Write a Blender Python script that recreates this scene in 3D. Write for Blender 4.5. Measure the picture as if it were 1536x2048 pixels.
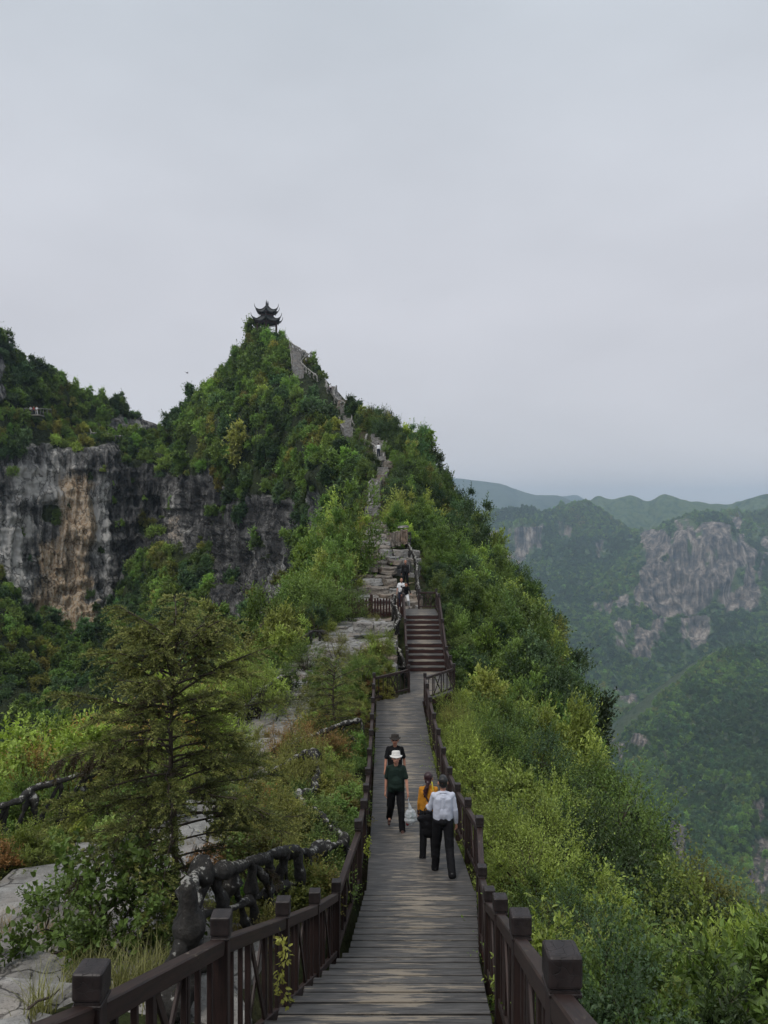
import bpy, bmesh, math, random
import numpy as np
from mathutils import Vector, Matrix
R = math.radians
for o in list(bpy.data.objects): bpy.data.objects.remove(o)
scene = bpy.context.scene
COL = scene.collection

# ------------------------------------------------------------ camera, sky, sun, exposure
cam_d = bpy.data.cameras.new('camera'); cam = bpy.data.objects.new('camera', cam_d); COL.objects.link(cam)
cam.location = (0, 0, 0); cam.rotation_euler = (R(90), 0, 0)
cam_d.sensor_fit = 'VERTICAL'; cam_d.sensor_height = 36.0; cam_d.sensor_width = 27.0
cam_d.lens = 27.07; cam_d.clip_start = 0.05; cam_d.clip_end = 30000
scene.camera = cam
F = 1540.0
SUN_EL, SUN_AZ = R(58), R(215)
world = bpy.data.worlds.new('World'); scene.world = world; world.use_nodes = True
wn, wl = world.node_tree.nodes, world.node_tree.links
wn.clear()
w_out = wn.new('ShaderNodeOutputWorld'); w_bg = wn.new('ShaderNodeBackground')
sky = wn.new('ShaderNodeTexSky'); sky.sky_type = 'NISHITA'; sky.sun_disc = False
sky.sun_elevation = SUN_EL; sky.sun_rotation = SUN_AZ; sky.air_density = 1.0; sky.dust_density = 3.0
w_bg.inputs['Strength'].default_value = 0.1
tc = wn.new('ShaderNodeTexCoord'); sep = wn.new('ShaderNodeSeparateXYZ'); wl.new(tc.outputs['Generated'], sep.inputs[0])
# a flat overcast cloud deck, whose faint large billows come from noise
mp = wn.new('ShaderNodeMapping'); mp.inputs['Scale'].default_value = (1, 1, 2.6); wl.new(tc.outputs['Generated'], mp.inputs[0])
cn = wn.new('ShaderNodeTexNoise'); cn.inputs['Scale'].default_value = 2.6; cn.inputs['Detail'].default_value = 6; cn.inputs['Roughness'].default_value = .45
wl.new(mp.outputs[0], cn.inputs['Vector'])
ramp = wn.new('ShaderNodeValToRGB'); wl.new(sep.outputs['Z'], ramp.inputs[0])
e = ramp.color_ramp.elements
e[0].position = 0.0; e[0].color = (7.4, 7.15, 7.5, 1)
e[1].position = 1.0; e[1].color = (7.6, 8.2, 8.6, 1)
for p, c in ((.10, (6.6, 6.5, 6.85)), (.25, (6.35, 6.33, 6.72)), (.42, (6.2, 6.4, 6.85)), (.56, (5.9, 6.3, 6.8))):
    q = ramp.color_ramp.elements.new(p); q.color = (*c, 1)
mr = wn.new('ShaderNodeMapRange'); mr.inputs['From Min'].default_value = .3; mr.inputs['From Max'].default_value = .7
mr.inputs['To Min'].default_value = .93; mr.inputs['To Max'].default_value = 1.07; wl.new(cn.outputs['Fac'], mr.inputs['Value'])
vm = wn.new('ShaderNodeVectorMath'); vm.operation = 'SCALE'; wl.new(ramp.outputs[0], vm.inputs[0]); wl.new(mr.outputs[0], vm.inputs['Scale'])
mx = wn.new('ShaderNodeMixRGB'); mx.inputs['Fac'].default_value = .9
wl.new(sky.outputs[0], mx.inputs[1]); wl.new(vm.outputs[0], mx.inputs[2]); wl.new(mx.outputs[0], w_bg.inputs['Color']); wl.new(w_bg.outputs[0], w_out.inputs['Surface'])
sun_d = bpy.data.lights.new('sun', 'SUN'); sun_d.energy = 1.5; sun_d.angle = R(14); sun_d.color = (1, .95, .88)
sun = bpy.data.objects.new('sun', sun_d); COL.objects.link(sun)
# the light travels away from the sun's place in the sky (north = +y, azimuth clockwise)
sd = Vector((math.sin(SUN_AZ) * math.cos(SUN_EL), math.cos(SUN_AZ) * math.cos(SUN_EL), math.sin(SUN_EL)))
sun.rotation_euler = sd.to_track_quat('Z', 'Y').to_euler()
vs = scene.view_settings; vs.view_transform = 'Standard'; vs.look = 'None'; vs.exposure = 0.12; vs.gamma = 1; vs.use_curve_mapping = False
scene.render.engine = 'CYCLES'
cy = scene.cycles
cy.max_bounces = 5; cy.diffuse_bounces = 3; cy.glossy_bounces = 2; cy.transmission_bounces = 3; cy.transparent_max_bounces = 6; cy.volume_bounces = 3
cy.use_denoising = True; cy.adaptive_threshold = 0.015; cy.caustics_reflective = False; cy.caustics_refractive = False
HAZE = 0.00018

# ------------------------------------------------------------ helpers
rng = np.random.default_rng(7)
random.seed(7)
def P(px, py, d): return np.array([(px - 768.0) / F * d, d, (1024.0 - py) / F * d])

def tag(o, label=None, cat=None, group=None, kind=None):
    if label: o['label'] = label
    if cat: o['category'] = cat
    if group: o['group'] = group
    if kind: o['kind'] = kind
    return o
def empty(name, loc=(0, 0, 0), rz=0.0, label=None, cat=None, group=None, kind=None):
    o = bpy.data.objects.new(name, None); COL.objects.link(o); o.location = loc; o.rotation_euler = (0, 0, rz)
    o.empty_display_size = .1
    return tag(o, label, cat, group, kind)
def link(name, me, mat=None, parent=None, loc=(0, 0, 0), rot=(0, 0, 0)):
    o = bpy.data.objects.new(name, me); COL.objects.link(o)
    if mat is not None and len(me.materials) == 0: me.materials.append(mat)
    if parent is not None: o.parent = parent
    o.location = loc; o.rotation_euler = rot
    return o
def mesh_np(name, v, f, smooth=False):
    """v (n,3), f (m,k) with k 3 or 4"""
    me = bpy.data.meshes.new(name)
    v = np.ascontiguousarray(v, dtype=np.float32); f = np.ascontiguousarray(f, dtype=np.int32)
    m, k = f.shape
    me.vertices.add(len(v)); me.vertices.foreach_set('co', v.ravel())
    me.loops.add(m * k); me.loops.foreach_set('vertex_index', f.ravel())
    me.polygons.add(m); me.polygons.foreach_set('loop_start', np.arange(0, m * k, k, dtype=np.int32))
    me.polygons.foreach_set('loop_total', np.full(m, k, dtype=np.int32))
    me.polygons.foreach_set('use_smooth', np.full(m, smooth, dtype=bool))
    me.update(calc_edges=True); me.validate()
    return me
def attr(me, name, data, typ='FLOAT'):
    a = me.attributes.new(name, typ, 'POINT')
    a.data.foreach_set('value' if typ in ('FLOAT', 'INT') else 'vector' if typ == 'FLOAT_VECTOR' else 'color', np.ascontiguousarray(data).ravel())
def bm_mesh(bm, name, smooth=False):
    me = bpy.data.meshes.new(name); bm.to_mesh(me); bm.free()
    if smooth:
        for p in me.polygons: p.use_smooth = True
    return me
def box_mesh(name, sx, sy, sz, bev=0.0, seg=1, jit=0.0):
    bm = bmesh.new(); bmesh.ops.create_cube(bm, size=1.0)
    for v in bm.verts: v.co = Vector((v.co.x * sx, v.co.y * sy, v.co.z * sz))
    if bev > 0: bmesh.ops.bevel(bm, geom=list(bm.edges), offset=bev, segments=seg, affect='EDGES', profile=.5)
    if jit > 0:
        for v in bm.verts: v.co += Vector([random.uniform(-jit, jit) for _ in range(3)])
    return bm_mesh(bm, name)
def orient(p, q):
    """location and rotation for a box whose y axis runs p->q, kept upright"""
    d = Vector(q) - Vector(p); y = d.normalized(); x = y.cross(Vector((0, 0, 1))).normalized(); z = x.cross(y)
    m = Matrix((x, y, z)).transposed()
    return (Vector(p) + Vector(q)) / 2, m.to_euler(), d.length
def beam(name, p, q, w, h, mat, parent, bev=.006):
    loc, rot, L = orient(p, q)
    return link(name, box_mesh(name, w, L, h, bev), mat, parent, loc, rot)

# vectorised value noise
def _h(ix, iy, iz, s):
    n = (ix * 374761393 + iy * 668265263 + iz * 2147483647 + s * 974634777) & 0xffffffff
    n = ((n ^ (n >> 13)) * 1274126177) & 0xffffffff
    n = ((n ^ (n >> 16)) * 2246822519) & 0xffffffff
    return ((n ^ (n >> 15)) & 0xffffff) / float(0xffffff) * 2 - 1
def vnoise(p, s=0):
    p = np.asarray(p, dtype=np.float64); i = np.floor(p).astype(np.int64); f = p - i; u = f * f * (3 - 2 * f); r = 0
    for dx in (0, 1):
        wx = u[..., 0] if dx else 1 - u[..., 0]
        for dy in (0, 1):
            wy = u[..., 1] if dy else 1 - u[..., 1]
            for dz in (0, 1):
                wz = u[..., 2] if dz else 1 - u[..., 2]
                r = r + wx * wy * wz * _h(i[..., 0] + dx, i[..., 1] + dy, i[..., 2] + dz, s)
    return r
def fbm(p, oct=4, s=0, gain=.5):
    r = 0; a = 1; p = np.asarray(p, dtype=np.float64)
    for k in range(oct):
        r = r + a * vnoise(p * (2.03 ** k) + 17.3 * k, s + k); a *= gain
    return r
def catmull(pts, n):
    pts = np.asarray(pts, float); P0 = np.vstack([2 * pts[0] - pts[1], pts, 2 * pts[-1] - pts[-2]])
    t = np.linspace(0, len(pts) - 1 - 1e-9, n); i = t.astype(int); f = (t - i)[:, None]
    a, b, c, d = P0[i], P0[i + 1], P0[i + 2], P0[i + 3]
    return .5 * (2 * b + (c - a) * f + (2 * a - 5 * b + 4 * c - d) * f ** 2 + (3 * b - a - 3 * c + d) * f ** 3)
def resample(pts, step):
    c = catmull(pts, max(8, len(pts) * 12)); L = np.r_[0, np.cumsum(np.linalg.norm(np.diff(c, axis=0), axis=1))]
    n = max(2, int(round(L[-1] / step)) + 1); s = np.linspace(0, L[-1], n)
    return np.stack([np.interp(s, L, c[:, k]) for k in range(c.shape[1])], 1)
def tube_np(pts, rad, seg=8, seed=0, rough=0.0, cap=True):
    """tube along points with a radius per point; returns verts, quads"""
    pts = np.asarray(pts, float); n = len(pts); rad = np.broadcast_to(rad, (n,)).astype(float)
    t = np.gradient(pts, axis=0); t /= np.linalg.norm(t, axis=1)[:, None] + 1e-9
    up = np.where(np.abs(t[:, 2:3]) > .9, [[1., 0, 0]], [[0, 0, 1.]])
    a = np.cross(t, up); a /= np.linalg.norm(a, axis=1)[:, None] + 1e-9
    for k in range(1, n):
        if a[k] @ a[k - 1] < 0: a[k] *= -1
    b = np.cross(t, a); th = np.linspace(0, 2 * np.pi, seg, endpoint=False)
    r = rad[:, None] * np.ones(seg)
    v = pts[:, None] + r[..., None] * (np.cos(th)[None, :, None] * a[:, None] + np.sin(th)[None, :, None] * b[:, None])
    if rough:
        nz = fbm(v * 9 + seed, 3, seed); v = v + (v - pts[:, None]) * (nz * rough)[..., None]
    v = v.reshape(-1, 3)
    i = np.arange(n - 1)[:, None] * seg; j = np.arange(seg)[None]; k = (j + 1) % seg
    f = np.stack([i + j, i + k, i + seg + k, i + seg + j], -1).reshape(-1, 4)
    if cap:
        v = np.vstack([v, pts[0] - t[0] * rad[0] * .5, pts[-1] + t[-1] * rad[-1] * .5]); c0 = n * seg; c1 = c0 + 1
        j = np.arange(seg); k = (j + 1) % seg
        f = np.vstack([f, np.stack([k, j, np.full(seg, c0), np.full(seg, c0)], 1)[:, [0, 1, 2, 2]], np.stack([(n - 1) * seg + j, (n - 1) * seg + k, np.full(seg, c1), np.full(seg, c1)], 1)[:, [0, 1, 2, 2]]])
    return v, f
def quads_to_mesh(name, parts, smooth=True):
    V = []; Fq = []; o = 0
    for v, f in parts:
        V.append(v); Fq.append(f + o); o += len(v)
    V = np.vstack(V); Fq = np.vstack(Fq)
    faces = [tuple(dict.fromkeys(x)) for x in Fq.tolist()]
    me = bpy.data.meshes.new(name); me.from_pydata(V.tolist(), [], faces)
    me.polygons.foreach_set('use_smooth', [smooth] * len(me.polygons)); me.update()
    return me

# ------------------------------------------------------------ materials
class N:
    def __init__(s, name, rough=.6, spec=.3):
        s.m = bpy.data.materials.new(name); s.m.use_nodes = True; s.t = s.m.node_tree; s.n = s.t.nodes; s.l = s.t.links
        s.b = s.n['Principled BSDF']; s.out = s.n['Material Output']
        s.b.inputs['Roughness'].default_value = rough; s.b.inputs['Specular IOR Level'].default_value = spec
    def node(s, t, **k):
        x = s.n.new(t)
        for a, v in k.items(): setattr(x, a, v)
        return x
    def coord(s, kind='Object', scale=(1, 1, 1)):
        c = s.node('ShaderNodeTexCoord')
        if kind == 'World':
            g = s.node('ShaderNodeNewGeometry'); src = g.outputs['Position']
        else: src = c.outputs[kind]
        m = s.node('ShaderNodeMapping'); m.inputs['Scale'].default_value = scale; s.l.new(src, m.inputs[0])
        return m.outputs[0]
    def noise(s, vec, scale, detail=4, rough=.55, dist=0.0):
        x = s.node('ShaderNodeTexNoise'); s.l.new(vec, x.inputs['Vector'])
        x.inputs['Scale'].default_value = scale; x.inputs['Detail'].default_value = detail; x.inputs['Roughness'].default_value = rough; x.inputs['Distortion'].default_value = dist
        return x.outputs['Fac']
    def ramp(s, fac, stops, interp='LINEAR'):
        x = s.node('ShaderNodeValToRGB'); x.color_ramp.interpolation = interp; s.l.new(fac, x.inputs[0]); e = x.color_ramp.elements
        e[0].position = stops[0][0]; e[0].color = (*col3(stops[0][1]), 1); e[1].position = stops[-1][0]; e[1].color = (*col3(stops[-1][1]), 1)
        for p, c in stops[1:-1]: q = e.new(p); q.color = (*col3(c), 1)
        return x.outputs[0]
    def mix(s, fac, a, b, mode='MIX'):
        x = s.node('ShaderNodeMixRGB'); x.blend_type = mode
        for k, v in ((0, fac), (1, a), (2, b)):
            if hasattr(v, 'node'): s.l.new(v, x.inputs[k])
            else: x.inputs[k].default_value = v if k == 0 else (*v, 1)
        return x.outputs[0]
    def math(s, op, a, b=0.0, clamp=False):
        x = s.node('ShaderNodeMath'); x.operation = op; x.use_clamp = clamp
        for k, v in ((0, a), (1, b)):
            if hasattr(v, 'node'): s.l.new(v, x.inputs[k])
            else: x.inputs[k].default_value = v
        return x.outputs[0]
    def attr(s, name, typ='GEOMETRY', out='Fac'):
        x = s.node('ShaderNodeAttribute'); x.attribute_name = name; x.attribute_type = typ; return x.outputs[out]
    def color(s, c): s.l.new(c, s.b.inputs['Base Color']) if hasattr(c, 'node') else setattr(s.b.inputs['Base Color'], 'default_value', (*c, 1))
    def bump(s, h, strength=.5, dist=.02):
        x = s.node('ShaderNodeBump'); x.inputs['Strength'].default_value = strength; x.inputs['Distance'].default_value = dist
        s.l.new(h, x.inputs['Height']); s.l.new(x.outputs[0], s.b.inputs['Normal'])
    def rnd(s): return s.node('ShaderNodeObjectInfo').outputs['Random']
def col3(c): return (c, c, c) if isinstance(c, (int, float)) else c

def leaf_material(name, trans=.28):
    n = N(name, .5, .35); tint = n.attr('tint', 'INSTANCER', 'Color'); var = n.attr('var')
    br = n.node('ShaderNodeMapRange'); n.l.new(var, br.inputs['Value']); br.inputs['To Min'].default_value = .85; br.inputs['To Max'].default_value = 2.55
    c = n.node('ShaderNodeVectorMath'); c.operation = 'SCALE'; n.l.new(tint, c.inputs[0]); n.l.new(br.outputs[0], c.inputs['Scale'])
    hue = n.noise(n.coord('Object'), 2.2, 2, .5)
    c2 = n.mix(n.math('MULTIPLY', hue, .36), c.outputs[0], n.mix(1.0, c.outputs[0], (1.35, 1.08, .7), 'MULTIPLY'))
    n.color(c2)
    tr = n.node('ShaderNodeBsdfTranslucent'); t2 = n.mix(1.0, c2, (1.25, 1.3, .6), 'MULTIPLY'); n.l.new(t2, tr.inputs['Color'])
    ms = n.node('ShaderNodeMixShader'); ms.inputs[0].default_value = trans
    n.l.new(n.b.outputs[0], ms.inputs[1]); n.l.new(tr.outputs[0], ms.inputs[2]); n.l.new(ms.outputs[0], n.out.inputs['Surface'])
    return n.m
M = {}
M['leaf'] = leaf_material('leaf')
n = N('bark', .8, .2); v = n.coord('Object', (1, 1, .25)); n.color(n.ramp(n.noise(v, 30, 5), [(.3, (.022, .017, .013)), (.7, (.09, .072, .055))])); n.bump(n.noise(v, 40, 4), .6, .01); M['bark'] = n.m
n = N('flower', .6, .2); n.color((.62, .64, .6)); M['flower'] = n.m
# dark stained timber of the rails
def timber(name, c0, c1, axis, rough=.42, worn=None, wornc=(.30, .24, .18)):
    n = N(name, rough, .45); sc = [26, 26, 26]; sc[axis] = 1.6
    v = n.coord('Object', tuple(sc)); rnd = n.rnd()
    off = n.node('ShaderNodeVectorMath'); off.operation = 'ADD'; n.l.new(v, off.inputs[0])
    sr = n.node('ShaderNodeCombineXYZ'); n.l.new(n.math('MULTIPLY', rnd, 90), sr.inputs[0]); n.l.new(n.math('MULTIPLY', rnd, 41), sr.inputs[1]); n.l.new(sr.outputs[0], off.inputs[1])
    g = n.noise(off.outputs[0], 1.6, 8, .7); c = n.ramp(g, [(.34, c0), (.66, c1)])
    c = n.mix(n.math('MULTIPLY', rnd, .35), c, n.mix(1.0, c, (.55, .55, .58), 'MULTIPLY'))
    if worn:
        sw = [1.7 * 3, 1.7 * 3, 1.7 * 3]; sw[axis] = 1.7 * .75
        if worn == 'deck': sw = [1.0, 14.0, 6.0]
        vw = n.coord('World' if worn == 'deck' else 'Object', tuple(sw) if worn == 'deck' else (7, 1.6, 7))
        if worn == 'deck':
            o2 = n.node('ShaderNodeVectorMath'); o2.operation = 'ADD'; n.l.new(vw, o2.inputs[0]); n.l.new(sr.outputs[0], o2.inputs[1]); vw = o2.outputs[0]
        w = n.noise(vw, 1.6, 9, .72)
        if worn == 'deck':   # feet have taken the stain off the middle
            sx = n.node('ShaderNodeSeparateXYZ'); n.l.new(n.coord('Object'), sx.inputs[0])
            mid = n.math('SUBTRACT', 1.0, n.math('MULTIPLY', n.math('ABSOLUTE', sx.outputs[0]), 1.25), True)
            big = n.noise(n.coord('World', (.3, .5, .3)), 1.0, 2)
            w = n.math('ADD', w, n.math('MULTIPLY', n.math('MULTIPLY', mid, .26), big))
            w = n.math('ADD', w, n.math('MULTIPLY', n.math('SUBTRACT', rnd, .5), .10))
            lo, hi = .60, .66
        else: lo, hi = .62, .67
        mk = n.ramp(w, [(lo, 0.0), (hi, 1.0)])
        c = n.mix(mk, c, n.mix(g, tuple(x * .6 for x in wornc), wornc))
        n.l.new(n.math('ADD', n.math('MULTIPLY', mk, .3), rough), n.b.inputs['Roughness'])
    n.color(c); n.bump(g, .35, .004)
    return n.m
M['deck'] = timber('deck_timber', (.018, .0165, .016), (.112, .106, .101), 0, .52, 'deck', (.28, .24, .19))
M['wood'] = timber('rail_timber', (.012, .0062, .0052), (.044, .022, .017), 1, .6, 'rail', (.20, .16, .12))
M['woodz'] = timber('post_timber', (.011, .0065, .006), (.040, .021, .018), 2, .6)
M['riser'] = timber('riser_timber', (.018, .006, .005), (.06, .022, .018), 0, .5)
n = N('cap_timber', .5, .4); v = n.coord('Object'); vor = n.node('ShaderNodeTexVoronoi'); vor.feature = 'DISTANCE_TO_EDGE'; vor.inputs['Scale'].default_value = 22
dv = n.node('ShaderNodeVectorMath'); dv.operation = 'ADD'; n.l.new(v, dv.inputs[0]); nn = n.node('ShaderNodeTexNoise'); nn.inputs['Scale'].default_value = 14; n.l.new(v, nn.inputs['Vector']); sc = n.node('ShaderNodeVectorMath'); sc.operation = 'SCALE'; sc.inputs['Scale'].default_value = .07; n.l.new(nn.outputs['Color'], sc.inputs[0]); n.l.new(sc.outputs[0], dv.inputs[1]); n.l.new(dv.outputs[0], vor.inputs['Vector'])
ck = n.ramp(vor.outputs['Distance'], [(.0, 0.0), (.03, 1.0)]); n.color(n.mix(ck, (.004, .003, .003), n.ramp(n.noise(v, 12, 4), [(.3, (.012, .009, .009)), (.7, (.04, .03, .029))]))); n.bump(ck, .5, .004); M['cap'] = n.m
# black sculpted railing with pale lichen and chipped paint
n = N('root_concrete', .75, .3); v = n.coord('World'); a = n.noise(v, 9, 7, .72); b = n.noise(v, 1.1, 3)
g = n.node('ShaderNodeNewGeometry'); sx = n.node('ShaderNodeSeparateXYZ'); n.l.new(g.outputs['Normal'], sx.inputs[0])
w = n.math('ADD', n.math('ADD', a, n.math('MULTIPLY', sx.outputs[2], .10)), n.math('MULTIPLY', n.math('SUBTRACT', b, .5), .35))
n.color(n.mix(n.ramp(w, [(.615, 0.0), (.65, 1.0)]), n.ramp(a, [(.3, (.010, .0095, .009)), (.7, (.055, .050, .045))]), (.34, .33, .30))); n.bump(n.noise(v, 22, 7, .7), 1.0, .04); M['root'] = n.m
n = N('pale_concrete_rail', .7, .3); v = n.coord('World'); n.color(n.ramp(n.noise(v, 5, 5, .7), [(.35, (.07, .065, .06)), (.55, (.28, .27, .25))])); n.bump(n.noise(v, 20, 4), .6, .02); M['root_pale'] = n.m
# limestone of the path
def stone(name, dark, lightc, warm, sc=1.0):
    n = N(name, .78, .3); v = n.coord('World'); a = n.noise(v, 3.2 * sc, 9, .66); b = n.noise(v, .9 * sc, 3, .5); l = n.noise(n.coord('World', (.6, .6, 9)), 2 * sc, 5, .6)
    c = n.ramp(a, [(.28, dark), (.52, tuple((x + y) / 2 for x, y in zip(dark, lightc))), (.75, lightc)])
    c = n.mix(n.ramp(b, [(.45, 0.0), (.7, .75)]), c, n.mix(1.0, c, warm, 'MULTIPLY'))
    c = n.mix(n.math('MULTIPLY', n.rnd(), .35), c, n.mix(1.0, c, (.62, .6, .58), 'MULTIPLY'))
    vc = n.node('ShaderNodeTexVoronoi'); vc.feature = 'DISTANCE_TO_EDGE'; vc.inputs['Scale'].default_value = 1.15 * sc; wq = n.node('ShaderNodeVectorMath'); wq.operation = 'ADD'; n.l.new(n.coord('World', (1, 1, 2.6)), wq.inputs[0]); tq = n.node('ShaderNodeTexNoise'); tq.inputs['Scale'].default_value = 2.4 * sc; tq.inputs['Detail'].default_value = 6; n.l.new(v, tq.inputs['Vector']); sq_ = n.node('ShaderNodeVectorMath'); sq_.operation = 'SCALE'; sq_.inputs['Scale'].default_value = .9; n.l.new(tq.outputs['Color'], sq_.inputs[0]); n.l.new(sq_.outputs[0], wq.inputs[1]); n.l.new(wq.outputs[0], vc.inputs['Vector']); crk = n.ramp(vc.outputs['Distance'], [(0.0, .22), (.035, 1.0)]); c = n.mix(1.0, c, crk, 'MULTIPLY'); l = n.math('ADD', l, crk)
    sp = n.noise(v, 38 * sc, 4, .7); c = n.mix(n.ramp(sp, [(.56, 0.0), (.66, .7)]), c, (.045, .043, .04))
    n.color(c); n.bump(n.math('ADD', n.math('ADD', a, n.math('MULTIPLY', l, .5)), n.math('MULTIPLY', n.noise(v, 22 * sc, 6, .7), .35)), .9, .05); return n.m
M['slab'] = stone('limestone_slab', (.13, .125, .12), (.40, .395, .38), (1.05, .92, .82))
M['slabwarm'] = stone('worn_limestone', (.11, .095, .08), (.33, .295, .255), (1.12, .88, .72))
def ground_mat():
    n = N('soil_and_litter', .95, .1); v = n.coord('World'); a = n.noise(v, 5, 6, .65); b = n.noise(v, .5, 3)
    n.color(n.mix(n.ramp(b, [(.4, 0.0), (.6, 1.0)]), n.ramp(a, [(.3, (.022, .02, .012)), (.7, (.075, .058, .035))]), n.ramp(a, [(.3, (.014, .02, .009)), (.7, (.045, .055, .02))])))
    n.bump(a, 1, .1); return n.m
M['ground'] = ground_mat()
# the big cliffs: grey limestone with vertical streaks, ochre where it broke off
def cliff_mat():
    n = N('cliff_limestone', .85, .2); rock = n.attr('rock'); och = n.attr('ochre'); pal = n.attr('pale')
    vs_ = n.coord('World', (1, 1, .10)); v = n.coord('World')
    st = n.noise(vs_, .55, 8, .68, .6); st2 = n.noise(vs_, 2.1, 5, .65); bl = n.noise(v, .16, 5, .6); fine = n.noise(v, 2.2, 8, .72)
    s = n.math('ADD', n.math('ADD', n.math('MULTIPLY', st, .55), n.math('MULTIPLY', bl, .30)), n.math('MULTIPLY', fine, .22))
    s = n.math('ADD', s, n.math('ADD', n.math('MULTIPLY', n.math('SUBTRACT', pal, .35), .30), -.022))
    c = n.ramp(s, [(.40, (.030, .030, .031)), (.48, (.10, .098, .096)), (.55, (.24, .235, .225)), (.63, (.55, .53, .50))])
    ch = n.ramp(n.math('ADD', n.math('MULTIPLY', fine, .6), n.math('MULTIPLY', st2, .45)), [(.37, (.09, .065, .05)), (.43, (.34, .215, .125)), (.51, (.48, .36, .235)), (.62, (.56, .50, .42))])
    om = n.ramp(n.math('ADD', och, n.math('MULTIPLY', n.math('SUBTRACT', n.math('ADD', st, n.math('MULTIPLY', n.math('SUBTRACT', fine, .5), .6)), .5), 2.3)), [(.38, 0.0), (.85, .9)])
    c = n.mix(om, c, ch)
    cr = n.node('ShaderNodeTexVoronoi'); cr.feature = 'DISTANCE_TO_EDGE'; cr.inputs['Scale'].default_value = .35
    wv = n.node('ShaderNodeVectorMath'); wv.operation = 'ADD'; n.l.new(n.coord('World', (1, 1, .45)), wv.inputs[0]); tn = n.node('ShaderNodeTexNoise'); tn.inputs['Scale'].default_value = .8; tn.inputs['Detail'].default_value = 5; n.l.new(v, tn.inputs['Vector']); sc2 = n.node('ShaderNodeVectorMath'); sc2.operation = 'SCALE'; sc2.inputs['Scale'].default_value = 2.2; n.l.new(tn.outputs['Color'], sc2.inputs[0]); n.l.new(sc2.outputs[0], wv.inputs[1]); n.l.new(wv.outputs[0], cr.inputs['Vector'])
    ck = n.ramp(cr.outputs['Distance'], [(0.0, 0.35), (.05, 1.0)]); c = n.mix(1.0, c, ck, 'MULTIPLY')
    veg = n.ramp(n.noise(v, .7, 6, .65), [(.35, (.012, .018, .008)), (.65, (.045, .058, .022))])
    rm = n.ramp(n.math('ADD', rock, n.math('MULTIPLY', n.math('SUBTRACT', n.noise(v, .5, 5), .5), .8)), [(.38, 0.0), (.52, 1.0)])
    n.color(n.mix(rm, veg, c)); n.bump(n.math('ADD', n.math('ADD', n.math('MULTIPLY', fine, 1.4), n.math('ADD', st, st2)), n.math('MULTIPLY', ck, 1.0)), .8, .6); return n.m
M['cliff'] = cliff_mat()
# far slopes: canopy so far off that it is a texture, rock where the attribute says so
def far_mat(name, s1, veg0, veg1, veg2, rk=1.0, dist=6.0):
    n = N(name, .95, .05); v = n.coord('World'); rock = n.attr('rock')
    vo = n.node('ShaderNodeTexVoronoi'); vo.inputs['Scale'].default_value = s1; vo.inputs['Randomness'].default_value = 1; n.l.new(v, vo.inputs['Vector'])
    a = n.noise(v, s1 * .9, 6, .7); b = n.noise(v, s1 * .06, 4, .6); hh = n.math('SUBTRACT', a, n.math('MULTIPLY', vo.outputs['Distance'], .5))
    veg = n.ramp(n.math('ADD', n.math('MULTIPLY', b, .7), n.math('MULTIPLY', hh, .95)), [(.24, veg0), (.42, veg1), (.60, veg2)])
    vs_ = n.coord('World', (1, 1, .07)); st = n.noise(vs_, s1 * 1.8, 7, .7, .2)
    rc = n.ramp(n.math('ADD', n.math('MULTIPLY', st, .7), n.math('MULTIPLY', a, .3)), [(.38, (.03 * rk, .032 * rk, .04 * rk)), (.47, (.12 * rk, .11 * rk, .105 * rk)), (.54, (.27 * rk, .22 * rk, .19 * rk)), (.64, (.56 * rk, .49 * rk, .43 * rk))])
    rm = n.ramp(n.math('ADD', rock, n.math('MULTIPLY', n.math('SUBTRACT', n.noise(n.coord('World', (1, 1, .3)), s1 * .35, 8, .7), .5), 2.0)), [(.46, 0.0), (.56, 1.0)])
    n.color(n.mix(rm, veg, rc)); n.bump(n.math('ADD', hh, n.math('MULTIPLY', st, n.math('MULTIPLY', rock, 1.0))), 1.0, dist); return n.m
M['far1'] = far_mat('far_wall_forest', .045, (.015, .034, .020), (.045, .080, .038), (.09, .125, .052), .85, 9)
M['far2'] = far_mat('near_spur_forest', .11, (.010, .022, .014), (.030, .052, .028), (.070, .085, .045), .7, 4)
M['far3'] = far_mat('distant_range_forest', .012, (.02, .035, .03), (.04, .06, .045), (.07, .09, .06), .8, 12)
def plain(name, c, rough=.7, spec=.3, bumpscale=None, trans=0):
    n = N(name, rough, spec)
    if bumpscale:
        v = n.coord('Object'); a = n.noise(v, bumpscale, 4); n.color(n.mix(a, tuple(x * .75 for x in c), tuple(min(1, x * 1.25) for x in c))); n.bump(a, .35, .01)
    else: n.color(c)
    if trans: n.b.inputs['Transmission Weight'].default_value = trans
    return n.m
# ------------------------------------------------------------ boardwalk profile (used by the ground too)
DY = [-4.0, 10.4, 12.65, 12.7, 15.0, 17.0, 19.0, 21.0, 25.0, 30.0, 36.0, 38.3, 38.9, 40.9, 43.2]
DZ = [0.33, -6.15, -6.2, -6.34, -6.68, -7.10, -7.40, -7.52, -7.62, -7.50, -7.45, -6.45, -6.40, -5.46, -5.43]
def deckz(y): return np.interp(y, DY, DZ)
LY = [-4.0, 3.45, 10.6, 12.7, 30.6]; LX = [-1.62, -1.13, -.50, -.28, -.30]
RY = [-4.0, 3.0, 10.4, 12.7, 30.6]; RX = [-.02, .56, 1.27, 1.50, 1.46]
def deckl(y): return np.interp(y, LY, LX)
def deckr(y): return np.interp(y, RY, RX)
GY = [-12, 0, 5, 7, 10, 15, 20, 25, 30, 33, 36, 39, 44, 46, 50, 53, 56, 60, 66, 72, 78, 88, 95, 100, 112]
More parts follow.
